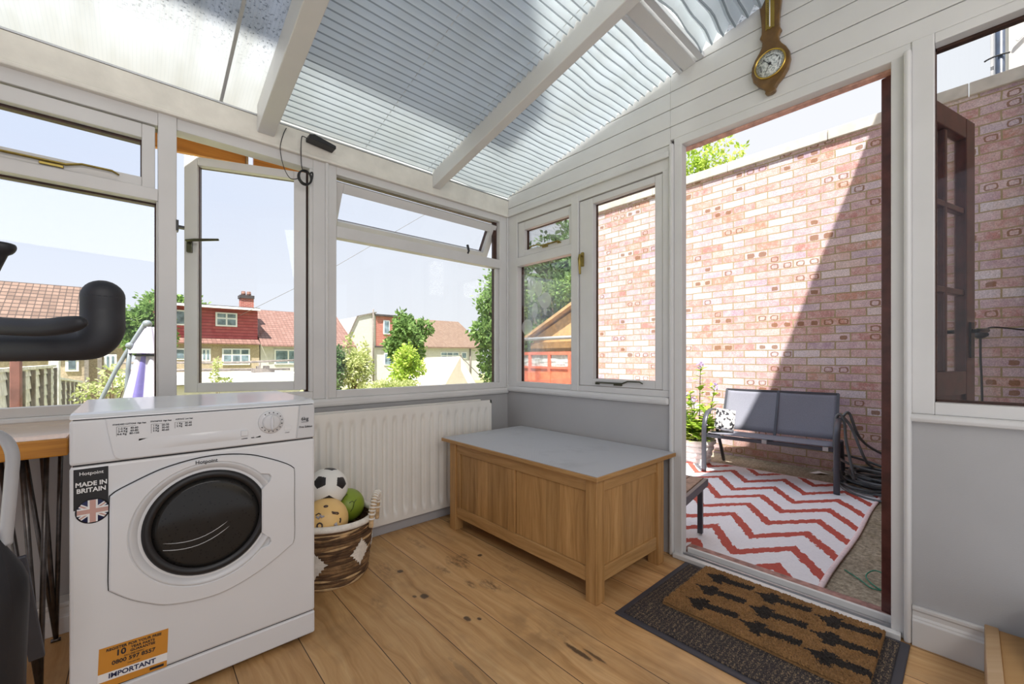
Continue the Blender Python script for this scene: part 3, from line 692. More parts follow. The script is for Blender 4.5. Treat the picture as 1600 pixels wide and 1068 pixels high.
slab(-.588, 0, -1.425, -1.398, 2.150, 2.175, SILVER, 'blind_rail', ce, .002)

# pleated roof blinds: one mesh of folds each, cords as parts
def blind(label, x0, x1, y0, y1, pitch, amp, k, sag=None, cords=(), seed=0, gx=10):
    rnd = random.Random(seed)
    n = int(abs(y1 - y0) / pitch); b = tag(None or thing('pleated_blind', label, 'blind', ((x0 + x1) / 2, (y0 + y1) / 2, roofz((y0 + y1) / 2, k)), 'pleated roof blinds'))
    def fn(u, v):
        j = v * n * 2
        y = y0 + (y1 - y0) * v; a = amp if round(j) % 2 else -amp
        x = x0 + (x1 - x0) * u; dz, dy = (sag(x, y, round(j)) if sag else (0, 0))
        return (x, y + dy, roofz(y, k) + a + dz)
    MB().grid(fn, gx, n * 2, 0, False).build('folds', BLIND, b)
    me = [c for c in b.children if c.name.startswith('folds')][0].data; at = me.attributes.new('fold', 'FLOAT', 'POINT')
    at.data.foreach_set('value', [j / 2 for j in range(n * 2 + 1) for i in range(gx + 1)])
    for cx_ in cords:
        MB().tube([(cx_, y0, roofz(y0, k)), (cx_, y1, roofz(y1, k))], .0016, 5).build('cord', UPVC, b)
    return b
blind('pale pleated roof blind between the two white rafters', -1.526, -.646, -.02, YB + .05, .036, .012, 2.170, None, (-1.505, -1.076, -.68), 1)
def sag3(x, y, j):
    w = max(0, 1 - abs(x + .32) / .28)
    nz = math.sin(j * 1.7 + x * 9) * .006 + math.sin(j * .9) * .004
    return (-.012 * w * (0.6 + .4 * math.sin(y * 5)) + (nz * w if j % 2 else nz * w * .5), .005 * math.sin(x * 16 + j * .35) * w)
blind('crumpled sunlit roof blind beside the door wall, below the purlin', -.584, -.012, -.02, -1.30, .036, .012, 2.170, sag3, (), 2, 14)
def sag4(x, y, j):
    w = math.sin(max(0, min(1, (x + .585) / .57)) * math.pi)
    return (-.02 * w * math.exp((y + 1.42) * 3), -.035 * w * math.exp((y + 1.42) * 3.5) + .006 * math.sin(x * 21 + j * .6) * w)
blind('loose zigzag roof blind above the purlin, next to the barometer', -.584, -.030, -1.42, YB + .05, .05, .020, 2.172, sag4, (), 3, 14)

# ------------------------------------------------------------------ ground and brick wall outside
gr = S(MB().box(-.0, 60, -30, 6, -.5, -.072).build('ground', CONCRETE, origin=(3, 0, -.072)), 'mossy patio concrete outside the door', 'patio')
S(MB().add([(-60, .1, -.1), (0, .1, -.1), (60, 6, -.1), (80, 60, -2.0), (-80, 60, -2.0), (-60, 6, -.5), (0, 6, -.1), (10, 40, -1.6), (-20, 20, -1.2)],
           [(0, 1, 6, 8, 5), (1, 2, 6), (2, 3, 7, 6), (6, 7, 8), (7, 3, 4), (8, 7, 4), (5, 8, 4)]).build('ground', GRASS), 'garden ground beyond the windows', 'garden')
wo_ = S(thing('wall_outside', 0, 0, (2.95, -1, -.1)), 'tall weathered brick wall along the patio', 'wall')
MB().box(2.85, 3.08, -4.2, 1.30, -.3, 3.06).build('brickwork', BRICK, wo_)
cp = MB(); y = 1.32
while y > -4.2:
    cp.box(2.82, 3.12, y - .895, y, 3.06, 3.16); y -= .90
cp.build('coping', COPING, wo_, bevel=.006)
# ------------------------------------------------------------------ tumble dryer
DX0, DX1, DY0, DY1 = -2.156, -1.548, -.70, -.15
dr = thing('tumble_dryer', 'white front-loading tumble dryer with a round dark porthole', 'tumble dryer', (-1.85, -.42, 0))
MB().box(DX0, DX1, DY0, DY1, .095, .712).build('cabinet', PLASTIC, dr, bevel=.008)
MB().box(DX0 + .006, DX1 - .006, DY0 + .006, DY1 - .006, .016, .84).build('inner_shell', GROOVE, dr)
MB().box(DX0, DX1, DY0, DY1, .015, .0925).build('kick_plate', PLASTIC, dr, bevel=.006)
MB().box(DX0, DX1, DY0, DY1, .7145, .834).build('control_fascia', PLASTIC, dr, bevel=.007)
lid = [(DY0, .836), (DY0 + .004, .842), (DY0 + .014, .8475), (DY0 + .035, .851), (DY1 - .01, .851), (DY1, .846), (DY1, .836)]
MB().prism(lid, lambda u, w, d: (d, u, w), DX0, DX1).build('worktop', PLASTIC, dr, bevel=.006)
for fx in (DX0 + .05, DX1 - .05):
    for fy in (DY0 + .06, DY1 - .06): MB().lathe([(.02, 0), (.02, .016)], (fx, fy, 0), 12).build('foot', BLACK, dr)
# raised control panel
pp = [(-2.088, .834), (-2.082, .79), (-2.072, .735), (-2.068, .725), (-2.058, .7185), (-1.612, .7185), (-1.602, .834)]
MB().prism(pp, PA, DY0 - .007, DY0 + .002).build('control_panel', PLASTIC, dr, bevel=.003)
MB().prism([(-1.609, .7185), (-1.599, .834), (-1.552, .834), (-1.552, .7185)], PA, DY0 - .003, DY0 + .002).build('name_panel', SILVER, dr, bevel=.002)
def grip(u, v): return (-2.02 + .30 * u, DY0 - .007 - .0035 * math.sin(v * math.pi) * abs(math.sin(u * math.pi)) ** 1.5, .738 + .034 * v)
MB().grid(grip, 16, 6).build('grip_ridge', PLASTIC, dr)
KY = DY0 - .006
AXY = Matrix(((1, 0, 0), (0, 0, -1), (0, 1, 0)))           # lathe axis pointing out towards -y
kn = MB().lathe([(.0375, 0), (.0375, .006), (.035, .010), (.0, .010)], (-1.690, KY, .786), 40, AXY).build('dial', PLASTIC, dr)
MB().lathe([(.027, .010), (.0265, .016), (.021, .018), (.0, .018)], (-1.690, KY, .786), 32, AXY).build('dial_disc', SILVER, kn)
MB().grid(lambda u, v: (-1.690 + (u - .5) * .012 * math.sin(max(.02, v) * math.pi) ** .5, KY - .018 - .010 * math.sin(u * math.pi), .786 + (v - .5) * .048), 6, 14).build('dial_grip', PLASTIC, kn)
tk = MB()
for i in range(13):
    a = math.radians(125 - i * 23); tk.box(-1.690 + 0.0318 * math.cos(a) - .0016, -1.690 + 0.0318 * math.cos(a) + .0016, KY - .0112, KY - .0098, .786 + 0.0318 * math.sin(a) - .0016, .786 + 0.0318 * math.sin(a) + .0016)
tk.build('dial_marking', INK, kn)
MB().box(-1.776, -1.756, KY - .008, KY, .748, .766).build('button', PLASTIC, dr, bevel=.002)
MB().box(-1.650, -1.627, KY - .002, KY, .752, .767).build('button', PLASTIC, dr, bevel=.001)
ty = KY - .0012
text('lettering', 'STANDARD COTTONS  High Heat', .0056, (-2.039, ty, .8165), INK, dr, bold=.00022, sx=.82)
text('lettering', '1-2 Kg   40-60\n2-4 Kg   60-80\n4-6 Kg   80-120', .0075, (-2.042, ty, .797), INK, dr, bold=.00022, sx=.95)
text('lettering', 'SYNTHETICS  High Heat', .0056, (-1.972, ty, .8175), INK, dr, bold=.00022, sx=.80)
text('lettering', '1 Kg   20-30\n2 Kg   30-40\n3 Kg   40-60', .0075, (-1.972, ty, .798), INK, dr, bold=.00022, sx=.95)
text('lettering', 'ACRYLICS  Low Heat', .0056, (-1.919, ty, .8185), INK, dr, bold=.00022, sx=.80)
text('lettering', '1 Kg   30-40\n2 Kg   40-60', .0075, (-1.919, ty, .802), INK, dr, bold=.00022, sx=.95)
text('lettering', '6kg', .017, (-1.583, DY0 - .0045, .785), INK, dr, bold=.0002)
text('lettering', 'CAPACITY', .005, (-1.583, DY0 - .0045, .774), INKG, dr)
text('lettering', 'First Edition', .0098, (-1.580, DY0 - .0045, .757), INK, dr, bold=.0001, sx=.9)
text('lettering', 'START', .005, (-1.640, ty, .744), INK, dr)
MB().box(-1.774, -1.757, ty, ty + .001, .738, .741).box(-1.747, -1.738, ty, ty + .001, .738, .741).box(-1.745, -1.740, ty, ty + .001, .744, .749).build('panel_marking', INK, dr)
for px_, n_ in ((-2.066, .026), (-1.994, .026), (-1.941, .018)): MB().box(px_, px_ + .0008, ty, ty + .001, .8105 - n_, .8105).box(px_, px_ + .04, ty, ty + .001, .810, .8106).build('panel_marking', INK, dr)
# door
O = [(-2.079, .61), (-2.072, .628), (-2.03, .650), (-1.978, .673), (-1.93, .686), (-1.88, .694), (-1.83, .695), (-1.784, .690), (-1.74, .680), (-1.698, .663), (-1.66, .645), (-1.629, .626), (-1.618, .609),
     (-1.618, .49), (-1.618, .371), (-1.637, .348), (-1.68, .32), (-1.723, .297), (-1.78, .275), (-1.838, .263), (-1.90, .266), (-1.963, .28), (-2.0, .300), (-2.035, .323), (-2.073, .358), (-2.081, .373), (-2.080, .49)]
Oc = [(p.x, p.y) for p in spline([(a, b, 0) for a, b in O], 4, True)]
CX, CZ = -1.858, .494
def ray_out(a):
    dx, dz = math.cos(a), math.sin(a); best = .2
    for i in range(len(Oc)):
        (x1, z1), (x2, z2) = Oc[i], Oc[(i + 1) % len(Oc)]
        ex, ez = x2 - x1, z2 - z1; det = dx * -ez + ex * dz
        if abs(det) < 1e-9: continue
        t = ((x1 - CX) * -ez + ex * (z1 - CZ)) / det; q = (dx * (z1 - CZ) - dz * (x1 - CX)) / det
        if t > 0 and -1e-6 <= q <= 1 + 1e-6: best = max(best if best != .2 else 0, t)
    return best
NA = 120; angs = [2 * math.pi * i / NA for i in range(NA)]; RO = [ray_out(a) for a in angs]
yf, yb_ = DY0 - .012, DY0 + .002
def ring_pts(rs, y): return [(CX + r * math.cos(a), y, CZ + r * math.sin(a)) for a, r in zip(angs, rs)]
RB = .184
def hole(a):
    d = abs((math.degrees(a) + 180) % 360 - 180)
    if d < 27: return .141 / math.cos(math.radians(d))
    if d < 31: return .158 + (.200 - .158) * (d - 27) / 4
    if d < 36: return .200
    if d < 42: return .200 + (RB - .200) * (d - 36) / 6
    return RB
HR = [hole(a) for a in angs]
rings = [ring_pts([r for r in RO], yb_), ring_pts(RO, yf + .004), ring_pts([r - .004 for r in RO], yf), ring_pts([r + .003 for r in HR], yf), ring_pts(HR, yf + .003), ring_pts([r - .001 for r in HR], DY0 + .004)]
m = MB(); vs = [p for r in rings for p in r]
m.add(vs, [(i * NA + k, i * NA + (k + 1) % NA, (i + 1) * NA + (k + 1) % NA, (i + 1) * NA + k) for i in range(len(rings) - 1) for k in range(NA)], 0, False)
door = m.build('door', PLASTIC, dr)
m = MB(); vs = ring_pts([r + .003 for r in RO], DY0 - .0012) + ring_pts([r - .02 for r in RO], DY0 - .0012)
m.add(vs, [(k, (k + 1) % NA, NA + (k + 1) % NA, NA + k) for k in range(NA)]); m.build('door_seam', GROOVE, dr)
MB().lathe([(.199, .003), (.186, .003), (.184, .0105), (.178, .0100), (.160, -.004), (.158, -.012)], (CX, DY0, CZ), 72, AXY, caps=False).build('porthole_bezel', SILVER, door)
MB().lathe([(.1585, -.012), (.1575, .004), (.150, .0085), (.140, .008), (.134, .0)], (CX, DY0, CZ), 72, AXY, caps=False).build('porthole_ring', BLACK, door)
gl = MB().lathe([(.137, .002), (.120, .005), (.09, .007), (.05, .008), (.0, .0085)], (CX, DY0, CZ), 64, AXY).build('porthole_glass', PORT, door)
m = MB()
for z_, r_ in ((-.035, .0), (-.055, .0)):
    m.tube([(CX - .11 + .2 * t_ / 12, DY0 - .0085 + .004 * abs(t_ / 6 - 1) ** 2, CZ + z_ - .018 * math.sin(t_ / 12 * math.pi) + .06 * (t_ / 12) ** 2) for t_ in range(13)], .0009, 5)
m.build('drum_marking', SILVER, gl)
text('lettering', 'Hotpoint', .0150, (-1.8655, yf - .001, .683), INK, door, bold=.0002, rot=0)
# labels stuck on the cabinet
lb = MB().prism([(-2.148, .597), (-2.148, .705), (-2.082, .705), (-2.082, .597)], PA, DY0 - .0012, DY0).build('sales_label', LABELK, dr)
MB().lathe([(.0335, 0), (.0335, .0016), (0, .0016)], (-2.112, DY0, .590), 40, AXY).build('flag_border', LABELK, lb)
MB().lathe([(.0305, 0), (.0305, .0019), (0, .0019)], (-2.112, DY0, .590), 40, AXY).build('flag_disc', NAVY, lb)
fw, fr = MB(), MB()
def strip(mb, a, w, dd, L=.0298):
    c, s_ = math.cos(a), math.sin(a); mb.add([(-2.112 + c * i * L - s_ * j * w, DY0 - dd, .590 + s_ * i * L + c * j * w) for i, j in ((-1, -1), (1, -1), (1, 1), (-1, 1))], [(0, 1, 2, 3)])
for i, a in enumerate((.62, -.62)): strip(fw, a, .0048, .0021 + i * .0002); strip(fr, a, .0018, .0025 + i * .0001)
for i, a in enumerate((0, math.pi / 2)): strip(fw, a, .0095, .0028 + i * .0002); strip(fr, a, .0058, .0033 + i * .0002)
fw.build('flag_white', LABELW, lb); fr.build('flag_red', FLAGR, lb)
text('lettering', 'Hotpoint', .0125, (-2.1145, DY0 - .002, .692), LABELW, lb, bold=.0001)
text('lettering', 'MADE IN\nBRITAIN', .0165, (-2.1145, DY0 - .002, .655), LABELW, lb, bold=.00045, sx=.92)
R5 = math.radians(-2)
xfl = Matrix.Translation((-2.03, 0, .160)) @ Matrix.Rotation(-R5, 4, 'Y') @ Matrix.Translation((2.03, 0, -.160))
og = MB(xfl).box(-2.102, -1.957, DY0 - .0010, DY0, .098, .208).build('guarantee_label', LABELO, dr)
MB(xfl).box(-2.102, -1.957, DY0 - .0014, DY0, .1165, .1385).build('white_band', LABELW, og)
MB(xfl).box(-1.995, -1.964, DY0 - .0014, DY0, .1035, .1105).build('maker_mark', INK, og)
for s_, sz, x_, z_, bo, ma in (('REGISTER FOR YOUR FREE', .0098, -2.03, .199, .0002, INK), ('10', .022, -2.058, .184, .0006, INK), ('YEAR PARTS\nGUARANTEE', .0092, -2.012, .184, .0002, INK), ('CALL FREE TODAY', .005, -2.03, .1705, 0, INK), ('0800 597 8557', .0150, -2.03, .160, .0003, INK), ('Lines open daily', .004, -2.03, .1475, 0, INK), ('IMPORTANT', .0175, -2.032, .1275, .0005, NAVY)):
    P_ = xfl @ Vector((x_, DY0 - .0018, z_)); text('lettering', s_, sz, P_, ma, og, rot=R5, bold=bo)

# ------------------------------------------------------------------ wooden table with hairpin legs
tb = thing('hairpin_table', 'varnished wooden table with hairpin legs beside the dryer', 'table', (-2.75, -.27, 0))
MB().box(-3.30, -2.172, -.53, -.028, .718, .768).build('tabletop', [PINE], tb, bevel=.004)
MB().box(-3.296, -2.176, -.526, -.032, .7682, .7692).build('tabletop_boards', TABLETOP, tb)
for (lx, ly, sx_) in ((-2.27, -.45, 1), (-2.27, -.12, 1), (-3.2, -.45, -1), (-3.2, -.12, -1)):
    m = MB(); m.box(lx - .05, lx + .05, ly - .04, ly + .04, .712, .718)
    for o_ in (-.045, .0, .045):
        m.tube([(lx + o_, ly + abs(o_) * .6, .714), (lx + .035 * sx_, ly, .012), ], .0065, 8)
    m.tube([(lx + .035 * sx_ - .012, ly, .0065), (lx + .035 * sx_ + .012, ly, .0065)], .0065, 8)
    m.build('leg', IRON, tb)

# ------------------------------------------------------------------ radiator
rd = thing('radiator', 'cream white double panel radiator under the garden window', 'radiator', (-.93, -.06, .06))
RX0, RX1, RZ0, RZ1, RY = -1.66, -.222, .068, .713, -.085
PIT = .0605
def flute(x):
    q = ((x + .2649) / PIT + .5) % 1.0 - .5
    return math.exp(-(q / .20) ** 4)
def radf(u, v):
    x = RX0 + .012 + (RX1 - RX0 - .024) * u; z = RZ0 + .02 + (RZ1 - RZ0 - .04) * v
    env = 1 / (1 + math.exp(-(z - RZ0 - .055) / .008)) * 1 / (1 + math.exp((z - RZ1 + .062) / .008))
    inx = 1 if RX0 + .02 < x < RX1 - .014 else 0
    return (x, RY + 0.018 * flute(x) * env * inx, z)
m = MB().grid(radf, 300, 40)
m.box(RX0, RX0 + .012, RY, RY + .018, RZ0, RZ1).box(RX1 - .012, RX1, RY, RY + .018, RZ0, RZ1).box(RX0, RX1, RY, RY + .018, RZ0, RZ0 + .02).box(RX0, RX1, RY, RY + .018, RZ1 - .02, RZ1)
m.build('front_panel', RADW, rd)
MB().box(RX0 + .04, RX1 - .06, -.045, -.024, RZ0 + .01, RZ1 + .006).build('back_panel', RADW, rd, bevel=.003)
for bx in (-1.5, -.9, -.36): MB().box(bx - .02, bx + .02, -.03, -.001, .2, .6).build('bracket', STEEL, rd)
fi = MB()
for i in range(28): fi.box(RX0 + .06 + i * .049, RX0 + .062 + i * .049, -.066, -.046, .1, .68)
fi.build('fins', RADW, rd)

# ------------------------------------------------------------------ basket with balls
BX, BY = -1.352, -.290
bk = thing('woven_basket', 'woven rush basket with a white rim and one cord handle', 'basket', (BX, BY, 0))
rnd = random.Random(5); m = MB(); NC = 20
def brad(z): return .158 + .026 * min(1, z / .26)
for i in range(NC):
    z = .009 + i * .0127; r0 = brad(z) - .004; ph = rnd.random() * 6
    for t_ in range(2):
        rr = .0062 + rnd.random() * .0014
        m.tube([(BX + (r0 + .0025 * math.sin(7 * a + ph + t_ * 2)) * math.cos(a), BY + (r0 + .0025 * math.sin(7 * a + ph + t_ * 2)) * math.sin(a), z + t_ * .0055 + .0035 * math.sin(3 * a + ph)) for a in [2 * math.pi * k / 48 for k in range(48)]], rr, 6, True, m=rnd.choice((0, 0, 1, 1, 2)))
m.lathe([(.0, .004), (.150, .004), (0.172, .250)], (BX, BY, 0), 40, caps=False, m=1)
m.build('woven_body', [ROPE, ROPED, ROPEL], bk)
m = MB()
m.tube([(BX + .183 * math.cos(a), BY + .183 * math.sin(a), .268 + .004 * math.sin(2 * a)) for a in [2 * math.pi * k / 56 for k in range(56)]], .0145, 8, True)
m.build('white_rim', ROPEW, bk)
for a0, zc in ((math.radians(-66), .135), (math.radians(-131), .12), (math.radians(-10), .135)):
    pts = []
    for k in range(48):
        q = 2 * math.pi * k / 48; s_ = 1 / (abs(math.cos(q)) + abs(math.sin(q))) * (1 + (.10 if k % 3 == 0 else -.06))
        a = a0 + .046 * s_ * math.cos(q) / .17 * 1.05; z = zc + .056 * s_ * math.sin(q)
        r_ = brad(z) + .0058; pts.append((BX + r_ * math.cos(a), BY + r_ * math.sin(a), z))
    a = a0; r_ = brad(zc) + .0075; MB().add([(BX + r_ * math.cos(a), BY + r_ * math.sin(a), zc)] + pts, [(0, 1 + k, 1 + (k + 1) % 48) for k in range(48)]).build('white_diamond', ROPEW, bk, solid=.003)
ha = math.radians(-38); hc = Vector((BX + .187 * math.cos(ha), BY + .187 * math.sin(ha), .27)); tx, tyv = -math.sin(ha), math.cos(ha)
hp = [hc + Vector((tx * s_ + math.cos(ha) * o_, tyv * s_ + math.sin(ha) * o_, z)) for s_, z, o_ in ((-.052, -.04, .006), (-.052, .02, .010), (-.044, .060, .014), (-.022, .088, .018), (.006, .096, .02), (.034, .080, .018), (.05, .045, .012), (.052, -.04, .006))]
hs = spline(hp, 6)
m = MB().tube(hs, .011, 8)
m.build('handle', ROPEN, bk)
m = MB()
for i in range(4, len(hs) - 4, 2):
    d = (hs[i + 1] - hs[i - 1]).normalized(); a = d.cross(Vector((math.cos(ha), math.sin(ha), 0))).normalized(); b = d.cross(a)
    m.tube([hs[i] + (a * math.cos(q) + b * math.sin(q)) * .0125 for q in [2 * math.pi * k / 12 for k in range(12)]], .0045, 6, True)
m.build('handle_wrap', ROPEW, bk)
def to_world(c): return Vector(c)
# football: pentagons picked on a fine sphere
ph = (1 + 5 ** .5) / 2
ICO = [Vector(p).normalized() for a in (1, -1) for b in (ph, -ph) for p in ((0, a, b), (a, b, 0), (b, 0, a))]
ROT = Matrix.Rotation(.33, 3, 'Z') @ Matrix.Rotation(.62, 3, 'X') @ Matrix.Rotation(.2, 3, 'Y')
def penta(p):
    v = max(ICO, key=lambda q: q.dot(p)); q = p / p.dot(v) - v
    nb = sorted(ICO, key=lambda w: -w.dot(v))[1:6]
    return max(q.dot((w - v * w.dot(v)).normalized()) for w in nb) < .285
def seam(p):
    ds = sorted((-(q.dot(p)) for q in ICO))
    return False
fb = MB(); C_ = Vector((-1.362, -.262, .392)); Rb = .091
NU, NV = 160, 96
sp = MB().sphere(C_, Rb, NU, NV)
for i, f in enumerate(sp.f):
    c = (sum((sp.v[k] for k in f), Vector()) / len(f) - C_).normalized(); sp.m[i] = 1 if penta(ROT.inverted() @ c) else 0
tag(sp.build('football', [BALLW, BALLK]), 'black and white football on top of the basket', 'ball', 'balls in the basket')
yb2 = thing('play_ball', 'orange-yellow play ball with dark printed shapes in the basket', 'ball', (-1.438, -.374, .18), 'balls in the basket')
YC, YR = Vector((-1.398, -.350, .276)), .096
MB().sphere(YC, YR, 40, 24).build('skin', BALLY, yb2)
pr1, pr2 = PRINTK, PRINTG
vdir = (CAMP - YC).normalized(); vr = vdir.cross(Vector((0, 0, 1))).normalized() * -1; vu = vr.cross(vdir) * -1
vr = Vector((vdir.y * -1, vdir.x, 0)).normalized(); vu = vdir.cross(vr)
def onball(a, b):
    d = (vdir + vr * a + vu * b).normalized(); return YC + d * (YR + .0005)
def squig(mt, pts, r, closed=False): MB().tube([onball(a, b) for a, b in pts], r, 5, closed).build('printed_shape', mt, yb2)
squig(pr1, [(-.25 + .12 * math.cos(q), -.22 + .13 * math.sin(q)) for q in [k * .52 for k in range(12)]], .0035, True)
squig(pr1, [(.02 + .09 * math.cos(q), .72 + .06 * math.sin(q)) for q in [k * .52 for k in range(12)]], .003, True)
squig(pr1, [(.28, .34), (.42, .30), (.60, .30), (.66, .22)], .0035); squig(pr1, [(.75, .0), (.80, -.1), (.76, -.25)], .0035)
squig(pr1, [(.30, .26), (.5, .22), (.62, .2)], .002); squig(pr1, [(-.45, .3), (-.3, .36), (-.2, .28)], .0025)
squig(pr2, [(-.40, .22), (-.3, .12), (-.2, .24), (-.12, .12)], .005); squig(pr2, [(.40, -.30), (.5, -.22), (.55, -.34), (.45, -.38)], .005); squig(pr2, [(-.2, .16), (-.05, .18)], .004)
gb = thing('green_ball', 'olive green ball with dark lines, behind the yellow ball', 'ball', (-1.30, -.26, .2), 'balls in the basket')
GC, GR = Vector((-1.262, -.248, .285)), .078
MB().sphere(GC, GR, 40, 24).build('skin', BALLG, gb)
vdir = (CAMP - GC).normalized(); vr = Vector((-vdir.y, vdir.x, 0)).normalized(); vu = vdir.cross(vr)
for pts in ([(.1, .1), (.28, .2), (.4, .1), (.34, -.2)], [(.4, .1), (.6, .3)], [(-.5, .5), (-.2, .62), (.0, .8)], [(-.3, .58), (-.4, .75)], [(.34, -.2), (.2, -.45)]):
    MB().tube([GC + (vdir + vr * a + vu * b).normalized() * (GR + .0004) for a, b in pts], .0022, 5).build('dark_line', BALLG2, gb)

# ------------------------------------------------------------------ oak chest
ch = thing('oak_chest', 'light oak blanket chest with a grey dotted lid cover', 'chest', (-.37, -.75, 0))
A0, A1, B0, B1 = -.652, -.105, -1.275, -.222        # x range, y range of the posts
PW = .056
for (px_, py_) in ((A0, B0), (A1 - PW, B0), (A0, B1 - PW), (A1 - PW, B1 - PW)):
    MB().box(px_, px_ + PW, py_, py_ + PW, 0, .505).build('leg', OAK, ch, bevel=.003)
I = .008
body = MB()
body.box(A0 + I, A0 + I + .022, B0 + PW, B1 - PW, .448, .505).box(A0 + I, A0 + I + .022, B0 + PW, B1 - PW, .076, .136)      # long side rails
MB().box(A0 + I + .0004, A0 + I + .0216, -.778, -.726, .1365, .4475).build('stile', OAK, ch, bevel=.002)
MB().box(A0 + I + .0004, A0 + I + .0216, B1 - PW - .035, B1 - PW, .1365, .4475).build('stile', OAK, ch, bevel=.002)
body.box(A0 + PW, A1 - PW, B0 + I, B0 + I + .022, .448, .505).box(A0 + PW, A1 - PW, B0 + I, B0 + I + .022, .076, .136)
body.box(A0 + PW, A1 - PW, B1 - I - .022, B1 - I, .076, .505).box(A1 - I - .022, A1 - I, B0 + PW, B1 - PW, .076, .505)
body.build('rails', OAKH, ch, bevel=.002)
G_ = .0035
MB().box(A0 + I + .009, A0 + I + .017, B0 + PW + G_ * .3, -.778 - G_, .136 + G_ * .3, .448 - G_).build('panel', OAK, ch)
MB().box(A0 + I + .009, A0 + I + .017, -.726 + G_ * .3, B1 - PW - .035 - G_, .136 + G_ * .3, .448 - G_).build('panel', OAK, ch)
MB().box(A0 + PW + G_ * .3, A1 - PW - G_, B0 + I + .009, B0 + I + .017, .136 + G_ * .3, .448 - G_).build('panel', OAK, ch)
MB().box(A0 + .03, A1 - .03, B0 + .03, B1 - .03, .08, .092).build('base_board', OAKH, ch)
MB().box(-.672, -.013, -1.292, -.160, .505, .524).build('lid', OAKH, ch, bevel=.003)
MB().box(-.668, -.017, -1.288, -.164, .5242, .5256).build('lid_cover', LIDCOVER, ch)

# ------------------------------------------------------------------ doormats
dm = thing('barrier_mat', 'large dark ribbed barrier mat with a black rubber border', 'doormat', (-.33, -1.745, 0))
MB().box(-.638, -.034, -2.146, -1.350, .0, .006).build('rubber_border', MATEDGE, dm, bevel=.003)
MB().box(-.612, -.056, -2.120, -1.376, .004, .010).build('ribbed_pile', MATDARK, dm)
rnd = random.Random(8); X0, X1, Y0, Y1 = -.452, -.042, -2.082, -1.452; NX, NY = 104, 160
def mark(x, y):
    u = (x - X0) / (X1 - X0); v = (Y1 - y) / (Y1 - Y0)
    for i, uu in enumerate((.20, .50, .80)):
        for j, vv in enumerate((.05, .37, .69)):
            a = (v - vv - .02 * (2 - i)) * .63; b = (u - uu) * .41               # a runs towards the right end of the mat
            w = math.sin(x * 900 + y * 700) * .003
            b2 = b - .16 * (a - .06)
            if abs(b2) < .0205 + w and .05 < a < .19: return True
            if abs(a - .062) < .019 + w * 1.5 and abs(b) < .044: return True
            if ((a - .05) / .030) ** 2 + (b / .026) ** 2 < 1 + w * 30: return True
            if -.008 < a < .04 and abs(b - .004) < (a + .008) * .32: return True
    return False
hgt = [[.016 + rnd.random() * .007 for i in range(NX + 1)] for j in range(NY + 1)]
m = MB(); vs = [(X0 + (X1 - X0) * i / NX + (rnd.random() - .5) * .003, Y0 + (Y1 - Y0) * j / NY + (rnd.random() - .5) * .003, .010 + hgt[j][i] * (.55 if i in (0, NX) or j in (0, NY) else 1)) for j in range(NY + 1) for i in range(NX + 1)]
fs = [(j * (NX + 1) + i, j * (NX + 1) + i + 1, (j + 1) * (NX + 1) + i + 1, (j + 1) * (NX + 1) + i) for j in range(NY) for i in range(NX)]
m.add(vs, fs, 0, False)
for k, f in enumerate(fs):
    c = (Vector(vs[f[0]]) + Vector(vs[f[2]])) / 2
    if mark(c.x, c.y): m.m[k] = 1
m.box(X0, X1, Y0, Y1, .0101, .018)
tag(m.build('coir_doormat', [COIR, COIRB]), 'brown coir doormat with nine black printed marks, on the dark mat', 'doormat')

# ------------------------------------------------------------------ barometer on the boards
bo = thing('barometer', 'banjo shaped wooden wall barometer with a round silver dial', 'barometer', (-.01, -1.71, 2.12))
BCY, BCZ = -1.712, 2.252
half = [(.0, 2.127), (.016, 2.128), (.020, 2.136), (.019, 2.145), (.028, 2.160), (.048, 2.178), (.066, 2.205), (.074, 2.240), (.071, 2.272), (.058, 2.300), (.042, 2.322), (.033, 2.340), (.031, 2.360), (.036, 2.372), (.042, 2.380), (.034, 2.396), (.033, 2.42), (.036, 2.46), (.040, 2.50), (.043, 2.526), (.036, 2.540), (.02, 2.552), (.0, 2.556)]
poly = [(BCY - a, z) for a, z in half] + [(BCY + a, z) for a, z in half[1:-1]][::-1]
MB().prism(poly, PB, -.024, -.001).build('case', BAROWOOD, bo, bevel=.005)
AXX = Matrix(((0, 0, -1), (1, 0, 0), (0, -1, 0)))
MB().lathe([(.060, .022), (.060, .030), (.055, .032), (.053, .027)], (0, BCY, BCZ), 48, AXX, caps=False).build('bezel', GOLD, bo)
di = MB().lathe([(.0545, .024), (.0545, .0262), (0, .0262)], (0, BCY, BCZ), 48, AXX).build('dial', DIAL, bo)
m = MB()
for i in range(36):
    a = math.radians(-130 + i * 260 / 35); m.bar((-.0268, BCY + .044 * math.sin(a), BCZ + .044 * math.cos(a)), (-.0268, BCY + .050 * math.sin(a), BCZ + .050 * math.cos(a)), .0012, .0006, (1, 0, 0))
m.bar((-.0275, BCY - .010, BCZ - .012), (-.0275, BCY + .024, BCZ + .026), .0018, .0008, (1, 0, 0)); m.bar((-.0275, BCY + .02, BCZ - .038), (-.0275, BCY - .004, BCZ + .01), .0014, .0008, (1, 0, 0))
m.lathe([(.0055, .026), (.0055, .030), (0, .031)], (0, BCY, BCZ), 16, AXX)
m.build('hands_and_scale', INK, di)
for s_, a in (('STORMY', -100), ('RAIN', -50), ('CHANGE', 0), ('FAIR', 50), ('VERY DRY', 100)):
    r_ = math.radians(a); text('lettering', s_, .0075, (-.0268, BCY - .034 * math.sin(r_), BCZ + .034 * math.cos(r_)), INK, di, face='B', rot=-r_)
